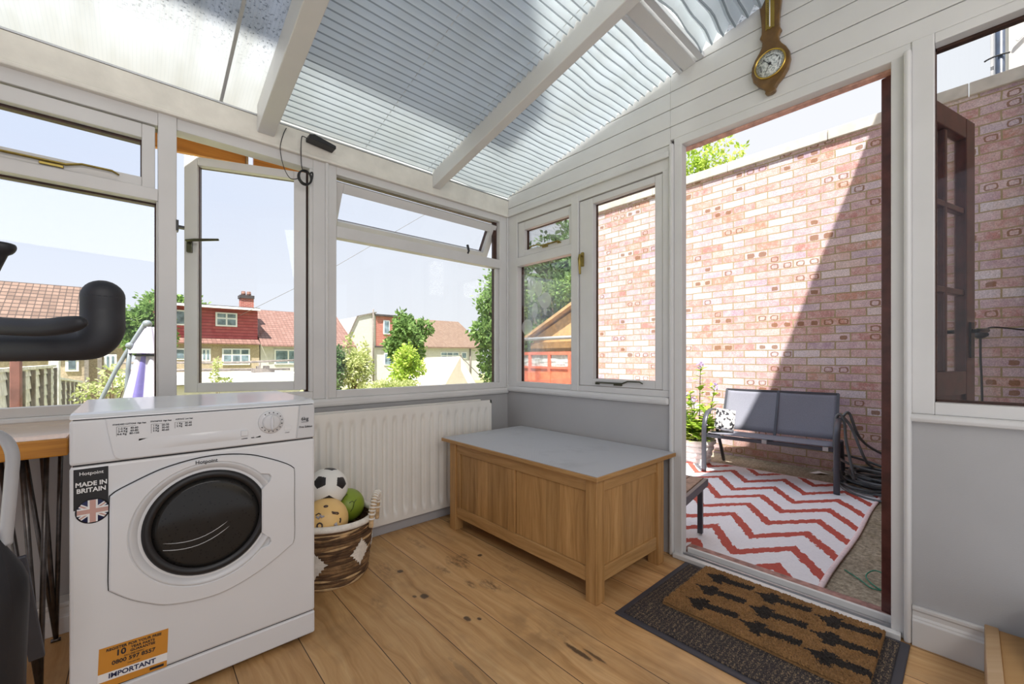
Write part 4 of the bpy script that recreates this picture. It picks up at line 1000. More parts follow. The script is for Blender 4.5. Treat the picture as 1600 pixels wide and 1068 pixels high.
th = MB().prism([(BCY - .017, 2.40), (BCY - .010, 2.404), (BCY, 2.40), (BCY + .010, 2.404), (BCY + .017, 2.40), (BCY + .017, 2.535), (BCY - .017, 2.535)], PB, -.0262, -.023).build('thermometer_plate', GOLD, bo)
MB().tube([(-.028, BCY, 2.41), (-.028, BCY, 2.525)], .0022, 8).build('thermometer_tube', LABELW, th)
m = MB()
for i in range(12): m.box(-.0268, -.0262, BCY + .004, BCY + .011, 2.425 + i * .008, 2.4262 + i * .008)
m.build('scale_marking', INK, th)

# ------------------------------------------------------------------ small black wireless panel, leads and ring
bp = thing('aerial_panel', 'small flat black aerial on the wall plate above the casement', 'aerial', (-1.32, -.03, 2.09))
MB().prism([(-1.385, 2.098), (-1.385, 2.116), (-1.36, 2.124), (-1.255, 2.100), (-1.255, 2.084)], PA, -.075, -.012).build('housing', BLACK, bp, bevel=.003)
MB().tube(spline([(-1.385, -.04, 2.106), (-1.402, -.04, 2.110), (-1.410, -.035, 2.104), (-1.412, -.03, 2.05), (-1.408, -.025, 1.97), (-1.400, -.022, 1.945)], 6), .0022, 6).build('lead', BLACK, bp)
cr = thing('cable_coil', 'black cable wound in a small ring hanging by the casement corner', 'cable', (-1.392, -.03, 1.88))
m = MB()
for k in range(5):
    a0 = k * 1.3; m.tube([(-1.392 + (.030 + .002 * math.sin(a0)) * math.cos(q), -.022 - .004 * math.sin(q + a0) - k * .002, 1.912 + (.034 + .002 * math.cos(a0)) * math.sin(q)) for q in [2 * math.pi * i / 28 for i in range(28)]], .0036, 6, True)
m.build('coil', BLACK, cr)
MB().tube(spline([(-1.372, -.03, 1.935), (-1.355, -.02, 1.95), (-1.352, -.012, 1.93), (-1.36, -.02, 1.905)], 5), .004, 6).build('plug_end', BLACK, cr)
MB().tube(spline([(-1.475, -.016, 2.135), (-1.492, -.03, 2.09), (-1.505, -.03, 2.02), (-1.49, -.025, 1.94), (-1.462, -.022, 1.892), (-1.435, -.022, 1.893), (-1.415, -.022, 1.91)], 6), .0020, 6).build('lead', BLACK, cr)

# ------------------------------------------------------------------ reflection in the pane, painted as pale see-through shapes
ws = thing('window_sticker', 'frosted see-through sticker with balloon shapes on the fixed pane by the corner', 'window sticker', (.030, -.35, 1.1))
MB().add([(.0325, -.112, 1.60), (.0325, -.60, 1.485), (.0325, -.60, 1.22), (.0325, -.49, 1.14), (.0325, -.40, 1.27), (.0325, -.112, 1.38)], [(0, 1, 2, 3, 4, 5)]).build('film', REFLECT2, ws)
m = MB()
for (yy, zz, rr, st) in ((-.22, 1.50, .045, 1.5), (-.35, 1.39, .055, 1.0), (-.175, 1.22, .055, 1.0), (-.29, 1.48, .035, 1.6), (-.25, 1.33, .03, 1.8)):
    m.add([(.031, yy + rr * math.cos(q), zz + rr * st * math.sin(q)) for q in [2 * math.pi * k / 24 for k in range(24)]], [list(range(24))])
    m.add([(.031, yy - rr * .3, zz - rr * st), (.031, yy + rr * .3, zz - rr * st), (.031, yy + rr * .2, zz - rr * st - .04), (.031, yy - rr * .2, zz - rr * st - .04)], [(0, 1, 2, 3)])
m.build('balloon_shapes', REFLECT, ws)

# ------------------------------------------------------------------ low wooden shoe rack with trainers
sr = thing('shoe_rack', 'low wooden shoe rack against the wall right of the door', 'shoe rack', (-.2, -2.42, 0))
MB().box(-.40, -.024, -2.345, -2.315, 0, .155).build('side_board', PALEWOOD, sr, bevel=.003)
MB().box(-.40, -.024, -2.53, -2.345, .128, .148).build('shelf', OAKH, sr, bevel=.002)
MB().box(-.40, -.024, -2.548, -2.53, 0, .155).build('side_board', PALEWOOD, sr, bevel=.003)
sh = thing('trainer_shoe', 'grey-white trainer with a black collar on the shoe rack', 'shoe', (-.1, -2.43, .148))
SXF = Matrix.Translation((-.05, -2.438, .148)) @ Matrix.Rotation(math.radians(180), 4, 'Z')
sole = [(.0, .035), (.05, .042), (.12, .036), (.19, .045), (.24, .038), (.265, .015)]
so = [(x, w) for x, w in sole] + [(x, -w) for x, w in sole[::-1]]
MB(SXF).prism(so, lambda u, w, d: (u, w, d), 0, .022).build('sole', LABELW, sh, bevel=.004)
def shoe(u, v):
    x = .004 + .252 * u; w = .040 * (1 - max(0, (u - .75) / .25) ** 2 * .7) * (.85 + .15 * math.sin(u * 6)); hh = .085 - .045 * max(0, min(1, (u - .35) / .5))
    a = math.pi * v; return (x, w * math.cos(a), .020 + hh * math.sin(a))
MB(SXF).grid(shoe, 20, 14).build('upper', GREYTUBE, sh)
MB(SXF).tube([(.03 + .036 * math.cos(q), .026 * math.sin(q), .107) for q in [2 * math.pi * k / 16 for k in range(16)]], .009, 6, True).build('collar', BLACK, sh)

# ------------------------------------------------------------------ exercise bike at the frame's left edge
from mathutils import noise as MN
eb = thing('exercise_bike', 'black exercise bike with padded horn handlebars and a grey frame', 'exercise bike', (-2.7, -1.3, 0))
def ip(x, y, d):
    """a point on the bike, measured as a sight line (x, y) and a distance along the camera axis"""
    a = math.radians(47.81); F = Vector((math.cos(a), math.sin(a), 0)); R = Vector((math.sin(a), -math.cos(a), 0))
    return CAMP + F * d + R * ((x - 800) / 649 * d) + Vector((0, 0, (559 - y) / 649 * d))
g1 = spline([ip(-260, 532, .66), ip(-120, 540, .65), ip(0, 541, .64), ip(80, 540, .64), ip(118, 539, .645), ip(146, 534, .65), ip(160, 515, .655), ip(161, 490, .66), ip(161, 464, .66)], 8)
n_ = len(g1); m = MB().tube(g1, [.0232 + .0032 * max(0, min(1, (i / n_ - .45) / .25)) for i in range(n_)], 24)
e_ = g1[-1]; m.sphere(e_, .0264, 24, 14); m.build('handlebar', SATIN, eb)
g2 = spline([ip(-200, 492, .60), ip(-60, 504, .59), ip(20, 510, .585), ip(70, 511, .585), ip(105, 507, .585), ip(126, 503, .585), ip(133, 501, .585)], 8)
k_ = len(g2); m = MB().tube(g2, [.0125 * (1 if i < k_ * .6 else max(.22, 1 - ((i - k_ * .6) / (k_ * .4)) ** 1.6 * .8)) for i in range(k_)], 16, flat=1.0, up=(0, 0, 1)); m.build('arm_rest', SATIN, eb)
g3 = spline([ip(-90, 560, .80), ip(-40, 470, .80), ip(-12, 415, .80), ip(2, 388, .80), ip(4, 378, .80)], 6)
m = MB().tube(g3, [.012] * (len(g3) - 8) + [.016, .018, .019, .019, .018, .016, .013, .009], 14); m.build('far_grip', SATIN, eb)
g4 = spline([ip(-70, 690, .86), ip(-25, 676, .87), ip(5, 684, .88), ip(19, 708, .88), ip(18, 745, .88), ip(13, 800, .88), ip(8, 850, .88)], 8)
MB().tube(g4, .0105, 14).build('frame_tube', GREYTUBE, eb)
def sad(u, v):
    q = 2 * math.pi * v; yy = 835 + 330 * u; xr = 27 * (math.sin(min(1, u * 2.4 + .06) * math.pi / 2) ** .8) * (1 - .55 * max(0, u - .3) / .7)
    p = ip(-16, yy, .86); a = math.radians(47.81); R = Vector((math.sin(a), -math.cos(a), 0)); F = Vector((math.cos(a), math.sin(a), 0))
    return p + R * (xr / 649 * .86 * 1.35 * math.cos(q)) + F * (.06 * math.sin(q) * min(1, u * 4 + .1))
MB().grid(sad, 16, 20).build('shroud', SATIN, eb)
MB().bar(ip(28, 870, 1.02), ip(58, 1028, 1.06), .028, .014, (0, 1, 0)).build('support_strut', DARKGREY, eb, bevel=.003)
MB().tube([(-2.9, -1.35, .03), (-2.2, -1.5, .03)], .028, 12).tube([(-2.95, -1.5, .03), (-2.62, -1.42, .45)], .025, 10).tube([(-2.62, -1.42, .45), g1[0] * 1.0], .022, 10).build('base_frame', DARKGREY, eb)
MB().tube([(-2.85, -1.0, .03), (-2.45, -1.1, .03)], .028, 12).tube([(-2.65, -1.05, .03), ip(-16, 1160, .86)], .022, 10).build('base_foot', DARKGREY, eb)
# ------------------------------------------------------------------ patio door leaf, standing open outwards
GZ = -.072
d1 = S(thing('door_1', 0, 0, (.4, -2.2, 0)), 'dark mahogany glazed patio door standing open outside', 'door')
DA = math.atan2(-.205, .72)
dxf = Matrix.Translation((.080, -2.056, 0)) @ Matrix.Rotation(DA, 4, 'Z')
def db(m, u0, u1, z0, z1, d0=-.040, d1=0.0): return m.box(u0, u1, d0, d1, z0, z1)
m = MB(dxf)
for a, b in ((0, .095), (.655, .750)): db(m, a, b, .035, 2.062)
db(m, .095, .655, 1.972, 2.062); db(m, .095, .655, .035, .255); db(m, .095, .655, .84, .942)
m.build('stiles_and_rails', MAHOG, d1, bevel=.004)
m = MB(dxf)
for zz in (1.290, 1.652): db(m, .095, .655, zz - .013, zz + .013, -.034, -.006)
for uu in (.282, .468): db(m, uu - .013, uu + .013, .942, 1.972, -.034, -.006)
m.build('glazing_bars', MAHOG, d1, bevel=.004)
db(MB(dxf), .095, .655, .25, .845, -.030, -.010).build('lower_panel', MAHOG, d1)
db(MB(dxf), .09, .66, .935, 1.98, -.022, -.018).build('pane', GLASS, d1)
hnd = MB(dxf); db(hnd, .685, .725, 1.0, 1.16, -.046, -.038); db(hnd, .685, .725, 1.0, 1.16, -.002, .006)
for s_ in (-1, 1):
    y0 = -.040 if s_ < 0 else 0
    hnd.tube([(.705, y0, 1.12), (.705, y0 + s_ * .045, 1.12), (.69, y0 + s_ * .052, 1.12), (.60, y0 + s_ * .05, 1.118)], [.009, .009, .010, .008], 10)
db(hnd, .748, .752, .96, 1.12, -.034, -.006)
hnd.build('handle', BLACK, d1, bevel=.002)
cab = thing('black_cable', 'thin black cable looped across the brick wall to a black junction plug', 'cable', (2.80, -2.33, 1.1))
def bw(px, py, x=2.80):
    a = math.radians(47.81); s = (px - 800) / 649; rx = math.cos(a) + s * math.sin(a); ry = math.sin(a) - s * math.cos(a); t = (x + 2.027) / rx
    return Vector((x, -2.285 + ry * t, 1 + (559 - py) / 649 * t))
MB().tube(spline([bw(1538, 517), bw(1545, 512), bw(1556, 511), bw(1580, 513), bw(1620, 517), bw(1680, 520)], 5), .006, 6).tube(spline([bw(1532, 524), bw(1532, 560), bw(1534, 600), bw(1536, 700)], 5), .007, 6).build('lead', BLACK, cab)
MB().tube([bw(1519, 523), bw(1527, 522), bw(1536, 522), bw(1545, 523)], [.012, .034, .034, .010], 10).build('plug', BLACK, cab)

# ------------------------------------------------------------------ rug, bench, table, pot, hose
rg = thing('zigzag_rug', 'white outdoor rug with rust red zigzag stripes', 'rug', (1.2, -.9, GZ))
def rugf(u, v):
    x = .165 + 2.17 * u; y = -1.815 + 2.45 * v; return (x, y, GZ + .009 + .004 * math.sin(x * 5 + y * 3) * math.sin(y * 4))
MB().grid(rugf, 40, 40).build('woven_field', RUG, rg)
MB().tube([(.185 + 2.15 * i / 30, -1.823 + .006 * math.sin(i * .35), GZ + .010) for i in range(31)], .013, 8, flat=.5).build('binding', RUGEDGE, rg)
MB().tube([(2.34, -1.82 + 2.45 * i / 30, GZ + .010) for i in range(31)], .008, 8, flat=.5).build('binding', RUGEDGE, rg)

be = thing('garden_bench', 'dark grey two-seat garden bench with sling fabric back', 'bench', (1.9, -1.0, GZ))
UX = Vector((.095, -.9955, 0)); VX = Vector((.9955, .095, 0)); B0_ = Vector((1.918, -.61, GZ + .012))
def bp_(u, v, z): return B0_ + UX * u + VX * v + Vector((0, 0, z))
BL = .982
for u in (0, BL):
    pts = [bp_(u, 0, 0), bp_(u, 0, .2), bp_(u, .0, .36), bp_(u, .012, .44), bp_(u, .05, .505), bp_(u, .12, .548), bp_(u, .22, .562), bp_(u, .36, .548), bp_(u, .46, .535)]
    MB().tube(spline(pts, 5), .010, 10, flat=2.2, up=UX).build('front_leg', DARKGREY, be)
    pts = [bp_(u, .62, 0), bp_(u, .52, .16), bp_(u, .42, .31), bp_(u, .40, .36)]
    MB().tube(spline(pts, 4), .017, 8, up=UX).build('rear_leg', DARKGREY, be)
m = MB()
m.bar(bp_(0, .03, .335), bp_(BL, .03, .335), .03, .028).bar(bp_(0, .42, .305), bp_(BL, .42, .305), .03, .028)
for u in (.02, BL - .02): m.bar(bp_(u, .02, .34), bp_(u, .44, .315), .022, .03)
for u in (.035, BL / 2, BL - .035): m.bar(bp_(u, .43, .32), bp_(u, .62, .735), .026, .020, UX)
m.bar(bp_(.03, .62, .735), bp_(BL - .03, .62, .735), .022, .022).bar(bp_(BL / 2, .02, .335), bp_(BL / 2, .44, .305), .022, .022)
m.build('frame', DARKGREY, be)
def seat(u, v): return bp_(.03 + (BL - .06) * u, .02 + .41 * v, .362 - .026 * v - .018 * math.sin(v * math.pi))
def back(u, v):
    k = abs(((u * 2) % 1) - .5) * 2
    return bp_(.035 + (BL - .07) * u, .448 + .172 * v + .015 * math.sin(v * math.pi) * (1 - k * k), .355 + .39 * v)
MB().grid(seat, 16, 8).build('seat_sling', SLING, be, solid=.006); MB().grid(back, 24, 8).build('back_sling', SLING, be, solid=.006)
for u in (BL / 2, BL - .07): MB().bar(bp_(u - .018, .008, .342), bp_(u + .018, .008, .342), .03, .03).build('end_cap', STEEL, be)
cu = thing('cushion', 'black and white cushion propped in the left corner of the bench', 'cushion', bp_(.10, .38, .35))
cxf = Matrix.Translation(bp_(.092, .33, .455)) @ Matrix(((UX.x, VX.x, 0, 0), (UX.y, VX.y, 0, 0), (0, 0, 1, 0), (0, 0, 0, 1))) @ Matrix.Rotation(-.35, 4, 'X') @ Matrix.Rotation(.5, 4, 'Z')
def pil(s_):
    def f(u, v):
        a, b = u * 2 - 1, v * 2 - 1; t = max(0, (1 - a ** 4) * (1 - b ** 4)) ** .5; return (.088 * a, s_ * .045 * t, .105 * b)
    return f
MB(cxf).grid(pil(1), 14, 14).grid(pil(-1), 14, 14).build('cover', CUSH, cu)

st = thing('side_table', 'low slatted side table with a dark frame just outside the door', 'side table', (.25, -1.2, GZ))
txf = Matrix.Translation((.615, -1.19, 0)) @ Matrix.Rotation(math.radians(9), 4, 'Z')
m = MB(txf).box(-.475, 0, 0, .024, .205, .25).box(-.024, 0, .024, .426, .205, .25).box(-.475, 0, .426, .45, .205, .25).box(-.475, -.451, .024, .426, .205, .25).build('frame', DARKGREY, st, bevel=.003)
sl = MB(txf)
for i in range(5): sl.box(-.449, -.026, .027 + i * .08, .101 + i * .08, .235, .253)
sl.build('slats', SEATWOOD, st, bevel=.003)
for lx, ly in ((-.105, .02), (-.44, .10), (-.105, .42), (-.44, .42)):
    MB(txf).box(lx - .014, lx + .014, ly - .014, ly + .014, GZ + .013, .206).build('leg', DARKGREY, st, bevel=.002)

pt = thing('plant_pot', 'white ribbed plastic pot beside the bench', 'plant pot', (2.25, -.405, GZ))
PX, PY = 2.25, -.405
MB().lathe([(0, .0), (.105, .0), (.11, .03), (.122, .032), (.124, .055), (.118, .06), (.128, .09), (.138, .092), (.140, .115), (.133, .12), (.142, .15), (.152, .152), (.154, .175), (.147, .18), (.155, .21), (.17, .212), (.172, .245), (.158, .246), (.15, .215), (0, .215)], (PX, PY, GZ), 40, smooth=False).build('pot', POT, pt)
MB().lathe([(.15, .21), (.0, .222)], (PX, PY, GZ), 24).build('soil', SOIL, pt)
def leafquad(m, p, d, n, L, w, mi=0):
    d = d.normalized(); s_ = d.cross(n)
    if s_.length < 1e-4: s_ = d.cross(Vector((1, 0, 0)))
    s_.normalize(); up = s_.cross(d)
    m.add([p, p + d * L * .5 + s_ * w * .5 + up * L * .06, p + d * L, p + d * L * .5 - s_ * w * .5 + up * L * .06], [(0, 1, 2), (0, 2, 3)], mi)
def rv(r): return Vector((r.gauss(0, 1), r.gauss(0, 1), r.gauss(0, 1))).normalized()
hy = thing('flowering_plant', 'lime green leafy plant with pale lilac flower heads in the white pot', 'plant', (PX, PY, GZ + .21))
r = random.Random(3); stm, lvs = MB(), MB()
for i, (dx, dy, h_) in enumerate(((0.02, -.02, .78), (.10, -.13, .56), (-.09, -.0, .42), (-.14, .08, .48), (.05, .1, .5), (-.05, -.10, .36), (.12, -.02, .34), (-.16, .0, .3), (.0, .15, .4))):
    b = Vector((PX + dx * .4, PY + dy * .4, GZ + .21)); t = Vector((PX + dx, PY + dy, GZ + .21 + h_)); stm.tube([b, (b + t) / 2 + Vector((dx * .1, 0, 0)), t], [.006, .005, .003], 6)
    k = int(h_ * 42)
    for j in range(k):
        q = b.lerp(t, .25 + .75 * j / k); d = rv(r); d.z = abs(d.z) * .5 - .1; leafquad(lvs, q, d, Vector((0, 0, 1)), .07 + .05 * r.random(), .05 + .02 * r.random())
    if i in (0, 1, 2, 3):
        flo = MB()
        for j in range(40): leafquad(flo, t + rv(r) * .028 + Vector((0, 0, .01)), rv(r), rv(r), .02, .02)
        flo.build('flower_head', LILAC, hy)
for j in range(260):
    a = r.random() * 6.28; rr = .16 * r.random() ** .5; leafquad(lvs, Vector((PX + rr * math.cos(a), PY + rr * math.sin(a), GZ + .24 + .18 * r.random())), Vector((math.cos(a), math.sin(a), .5 * r.random())), Vector((0, 0, 1)), .10, .075)
stm.build('stems', LEAFD, hy); lvs.build('leaves', LEAFY, hy)

hs_ = thing('garden_hose', 'black hose draped over the bench arm into a heap of loops', 'hose', (2.5, -1.75, GZ))
r = random.Random(11); m = MB()
def loop(c, rx, ry, z, a, n=30, tilt=0, R=.0105): m.tube([Vector((c[0] + rx * math.cos(q) * math.cos(a) - ry * math.sin(q) * math.sin(a), c[1] + rx * math.cos(q) * math.sin(a) + ry * math.sin(q) * math.cos(a), GZ + .022 + z + .010 * math.sin(2 * q + a) + tilt * (1 + math.sin(q)))) for q in [2 * math.pi * k / n for k in range(n)]], R, 7, True)
for k in range(11): loop((2.44 + r.uniform(-.06, .06), -1.80 + r.uniform(-.07, .07)), .20 + .10 * r.random(), .16 + .07 * r.random(), .016 * k * .6, r.random() * 3, tilt=.012 * r.random())
loop((2.24, -1.74), .26, .13, .0, .7)
loop((2.50, -1.74), .24, .22, .10, .4, tilt=.05)
m.build('coils', HOSE, hs_)
aR = bp_(BL, .20, .56); m = MB()
m.tube(spline([Vector((2.55, -1.62, GZ + .10)), bp_(BL + .10, .14, .12), bp_(BL + .05, .17, .38), bp_(BL + .035, .20, .53), bp_(BL + .01, .21, .595), bp_(BL - .02, .2, .56), bp_(BL - .03, .2, .3), bp_(BL + .0, .26, .06), Vector((2.45, -1.65, GZ + .05))], 8), .0105, 7)
m.tube(spline([Vector((2.66, -1.72, GZ + .14)), bp_(BL + .16, .22, .26), bp_(BL + .08, .26, .48), bp_(BL + .03, .27, .565), bp_(BL - .01, .27, .588), bp_(BL - .035, .27, .45), bp_(BL - .02, .28, .18), Vector((2.3, -1.6, GZ + .04))], 8), .0105, 7)
m.tube(spline([bp_(BL + .02, .24, .58), bp_(BL + .06, .27, .61), bp_(BL + .12, .32, .42), Vector((2.60, -1.75, .22)), Vector((2.72, -1.95, .12)), Vector((2.75, -2.2, .10))], 8), .0105, 7)
m.build('draped_lengths', HOSE, hs_)
gs = MB().tube(spline([(.62, -1.86, GZ + .006), (.55, -1.93, GZ + .008), (.50, -1.98, GZ + .006), (.52, -2.02, GZ + .012), (.62, -2.02, GZ + .03), (.66, -1.97, GZ + .03), (.60, -1.945, GZ + .012), (.52, -2.0, GZ + .006), (.50, -2.08, GZ + .006)], 7), .0028, 6)
tag(gs.build('garden_string', STRING), 'loop of green string on the concrete by the door sill', 'string')
pc = MB().add([(2.62, -1.28, GZ + .004), (2.70, -1.33, GZ + .016), (2.69, -1.42, GZ + .005), (2.63, -1.37, GZ + .018), (2.60, -1.33, GZ + .01)], [(0, 1, 3, 4), (1, 2, 3)])
tag(pc.build('paper_scrap', LABELW, solid=.001), 'small white scrap of litter at the foot of the brick wall behind the bench', 'litter')

# ------------------------------------------------------------------ trees and shrubs
def blobs(m, specs, n, L, r, shell=.5):
    tot = sum(b[1] * b[2] + b[2] * b[3] for b in [(0, *s_[1]) for s_ in specs])
    for c, rad in specs:
        k = int(n * (rad[0] * rad[1] + rad[1] * rad[2]) / tot); c = Vector(c)
        for i in range(k):
            d = rv(r); q = (shell + (1 - shell) * r.random()) * (1 + .12 * r.gauss(0, 1)); p = c + Vector((d.x * rad[0], d.y * rad[1], d.z * rad[2])) * q
            dd = (d + rv(r) * .9).normalized(); leafquad(m, p, dd, rv(r), L * (.6 + .8 * r.random()), L * (.45 + .4 * r.random()))
def tree(name, label, cat, base, specs, n, L, leaf, seed, trunk=.1, shell=.45, branches=True, group=None):
    r = random.Random(seed); t = thing(name, label, cat, base, group); b = Vector(base)
    m = MB(); top = max(specs, key=lambda s_: s_[0][2])[0]
    if trunk:
        m.tube([b, b.lerp(Vector(top), .45), Vector(top)], [trunk, trunk * .7, trunk * .25], 8)
        if branches:
            for c, rad in specs: m.tube([b.lerp(Vector(top), .3), b.lerp(Vector(top), .3).lerp(Vector(c), .6) + Vector((0, 0, .1)), Vector(c)], [trunk * .5, trunk * .3, trunk * .1], 6)
        m.build('trunk', BARK, t)
    m = MB(); blobs(m, specs, n, L, r, shell); m.build('foliage', leaf, t); return t
def clump(c, rad, k, r, sr=.42):
    c = Vector(c); out = [(c, tuple(v * .72 for v in rad))]
    for i in range(k):
        d = rv(r); out.append((c + Vector((d.x * rad[0], d.y * rad[1], d.z * rad[2])) * .72, tuple(v * sr * (.7 + .6 * r.random()) for v in rad)))
    return out
R_ = random.Random(21)
sp = [(( 8.75, 10.0, 3.55), (.95, 1.0, .95)), ((8.35, 9.6, 2.6), (.85, .8, .75)), ((7.75, 9.7, 1.95), (.75, .7, .55)), ((8.1, 9.8, 1.1), (.75, .7, .7)), ((9.3, 10.3, 2.2), (1.3, 1.2, 1.8)), ((9.2, 10.2, 4.2), (.7, .7, .6)), ((7.25, 9.7, 2.02), (.35, .35, .25)), ((7.6, 9.8, 3.0), (.4, .4, .35)), ((8.2, 9.9, .5), (.6, .6, .5)), ((8.05, 9.7, 3.35), (.4, .4, .4))]
tree('broadleaf_tree', 'tall leafy green tree at the right end of the garden, beyond the tent', 'tree', (8.8, 10.2, -.3), sp, 8500, .17, LEAF, 31, .13, .5)
sp = clump((6.7, 14, 1.7), (.95, .8, 1.0), 12, R_, .4) + [((6.35, 14, 2.7), (.28, .25, .3)), ((7.5, 14, 2.35), (.35, .3, .4))]
tree('garden_tree', 'bushy green tree in front of the far brick dormer', 'tree', (6.75, 14.1, -.6), sp, 5200, .17, LEAF, 32, .1, .4)
sp = clump((2.95, 7.2, .70), (.50, .4, .55), 7, R_)
tree('yellow_shrub', 'bright yellow-green shrub below the bushy tree', 'shrub', (2.95, 7.3, -.3), sp, 2400, .085, LEAFY, 33, .03)
sp = clump((1.65, 7.0, .62), (.42, .4, .55), 7, R_) + [((1.5, 7, 1.2), (.10, .1, .35)), ((1.85, 7, 1.15), (.08, .1, .32))]
tree('feathery_shrub', 'feathery pale green shrub at the left of the garden view', 'shrub', (1.65, 7.1, -.3), sp, 2600, .07, LEAFP, 34, .03)
sp = clump((1.12, 6.9, .75), (.24, .3, .75), 5, R_)
tree('dark_shrub', 'dark green shrub at the very left of the window above the radiator', 'shrub', (1.12, 7.0, -.3), sp, 1500, .075, LEAFD, 35, .03)
sp = clump((2.25, 6.3, .34), (.70, .3, .22), 8, R_)
tree('low_shrub', 'low pale flowering shrub along the bottom of the garden window', 'shrub', (2.25, 6.4, -.3), sp, 2200, .055, LEAFP, 36, .02)
sp = [((-1.98, 17, 2.2), (.55, .6, .5)), ((-1.6, 17, 2.6), (.45, .5, .4)), ((-1.9, 17, 1.6), (.5, .5, .5)), ((-1.4, 17.2, 1.8), (.5, .5, .8)), ((-2.25, 17, 2.05), (.3, .3, .3))]
tree('street_tree', 'green tree behind the folded parasol', 'tree', (-1.8, 17.1, -1), sp, 3200, .16, LEAF, 37, .1)
sp = [((-2.35, 6.9, .55), (.28, .3, .16)), ((-2.1, 7.1, .62), (.25, .3, .14)), ((-2.55, 6.9, .45), (.22, .25, .16)), ((-1.85, 7.2, .58), (.25, .3, .14)), ((-2.3, 6.9, .78), (.16, .2, .10))]
tree('golden_shrub', 'yellowish shrub by the end of the grey fence', 'shrub', (-2.3, 7.0, -.3), sp, 800, .06, LEAFP, 38, .02)
sp = [((-.5, 11, .55), (.10, .1, .22)), ((-.42, 11, .85), (.07, .1, .15)), ((-.3, 11, .35), (.18, .15, .12))]
tree('young_sapling', 'thin pale sapling in front of the white garage', 'sapling', (-.45, 11, -.6), sp, 260, .08, LEAFP, 39, .012)
sp = [((.6, 36, 4.9), (1.3, 1, .55)), ((-.6, 36, 5.0), (1.2, 1, .6))]
tree('distant_tree', 'treetop showing over the flat roof of the red dormer', 'tree', (0, 36, 0), sp, 900, .3, LEAF, 40, .2)
sp = [((6.6, 5.1, 2.7), (1.0, 1.2, .75)), ((6.6, 3.9, 3.0), (.8, .9, .8)), ((6.4, 6.2, 2.3), (.9, 1.0, .7)), ((6.9, 4.6, 3.7), (.6, .8, .7)), ((6.9, 3.5, 4.0), (.5, .6, .7)), ((6.8, 5.7, 3.4), (.5, .6, .6)), ((6.6, 2.6, 2.9), (.7, .7, 1.1)), ((6.2, 5.6, 1.6), (.7, .9, .6)), ((6.9, 3.1, 4.6), (.25, .3, .5)), ((6.9, 4.1, 4.5), (.25, .3, .45)), ((7.0, 5.2, 4.2), (.45, .5, .6)), ((7.0, 5.9, 3.9), (.45, .5, .6)), ((7.0, 6.6, 3.8), (.4, .45, .55)), ((7.0, 4.8, 4.7), (.28, .32, .5)), ((7.0, 5.5, 4.5), (.2, .22, .5)), ((7.0, 6.2, 4.3), (.2, .22, .45)), ((7.0, 7.0, 4.1), (.3, .3, .5))]
tree('conifer_tree', 'dense grey-green trees rising behind the tan shed roof', 'tree', (6.8, 4.5, -.1), sp, 8000, .16, LEAFD, 41, .14, .45)
sp = [((5.6, 4.7, 2.6), (.35, .8, .28)), ((5.6, 3.5, 2.75), (.35, .7, .25)), ((5.5, 5.5, 2.35), (.35, .6, .3)), ((5.5, 5.0, 1.6), (.35, .55, .35)), ((5.5, 4.2, 1.5), (.3, .4, .3)), ((5.6, 2.5, 2.4), (.35, .4, .9))]
tree('sunlit_shrub', 'sunlit bright green branches between the dark trees and the shed', 'shrub', (5.3, 4.6, -.1), sp, 3600, .10, LEAF, 42, .04)
sp = [((3.55, .22, 3.40), (.22, .22, .34)), ((3.6, -.02, 3.62), (.18, .16, .14)), ((3.6, .30, 3.7), (.16, .14, .18)), ((3.6, -.25, 3.45), (.10, .12, .10)), ((3.65, .1, 3.92), (.12, .1, .08)), ((3.6, -.18, 3.80), (.08, .08, .06)), ((3.6, -.34, 3.62), (.06, .07, .05))]
tree('overhanging_tree', 'sparse yellow-green treetop peeping over the brick wall', 'tree', (3.7, .3, 0), sp, 1100, .058, LEAFY, 43, .014)

# ------------------------------------------------------------------ fences, shed, tent, parasol
def gfence(label, y0, y1, ztop, slope, x=-3.0):
    f = thing('board_fence', label, 'fence', (x, (y0 + y1) / 2, -.6), 'grey garden fence panels'); r = random.Random(int(y0 * 10)); m = MB(); z = -.6; i = 0
    while z < ztop - .03:
        zt = min(z + .17, ztop); m.add([(x + .010, y0, z), (x + .010, y1, z + slope), (x + .022, y1, z + slope - .01), (x + .022, y0, z - .01), (x - .006, y0, zt), (x - .006, y1, zt + slope), (x + .006, y1, zt + slope), (x + .006, y0, zt)], [(0, 1, 2, 3), (4, 7, 6, 5), (3, 2, 6, 7), (0, 4, 5, 1), (0, 3, 7, 4), (1, 5, 6, 2)]); z += .155
    m.build('boards', GREYFENCE, f)
    n = max(2, int((y1 - y0) / .62))
    for k in range(n + 1):
        yy = y0 + (y1 - y0) * k / n; s_ = slope * k / n; MB().box(x + .018, x + .05, yy - .035, yy + .035, -.6 + s_, ztop + s_ - .02).build('batten', GREYPOST, f)
    MB().bar((x + .01, y0, ztop + .01), (x + .01, y1, ztop + slope + .01), .07, .035).build('top_rail', GREYFENCE, f)
gfence('grey weathered fence panel nearest the garden room', 3.6, 7.45, .875, -.01)
gfence('lower grey fence panel beyond the first one, dropping down the slope', 7.75, 12.0, .66, -.24)
tag(MB().box(-3.05, -2.93, 7.52, 7.66, -.6, 1.02).build('fence_post', GREYFENCE, bevel=.01), 'tall pale grey fence post between the two grey fence panels', 'post')
tag(MB().box(-2.70, -2.648, 2.36, 2.44, -.2, .98).build('timber_post', REDPOST, bevel=.006), 'reddish timber post close to the left window', 'post')
rf = thing('stained_fence', 'orange-red fence with pale stone panels beyond the brick wall', 'fence', (2.9, 2.8, -.1))
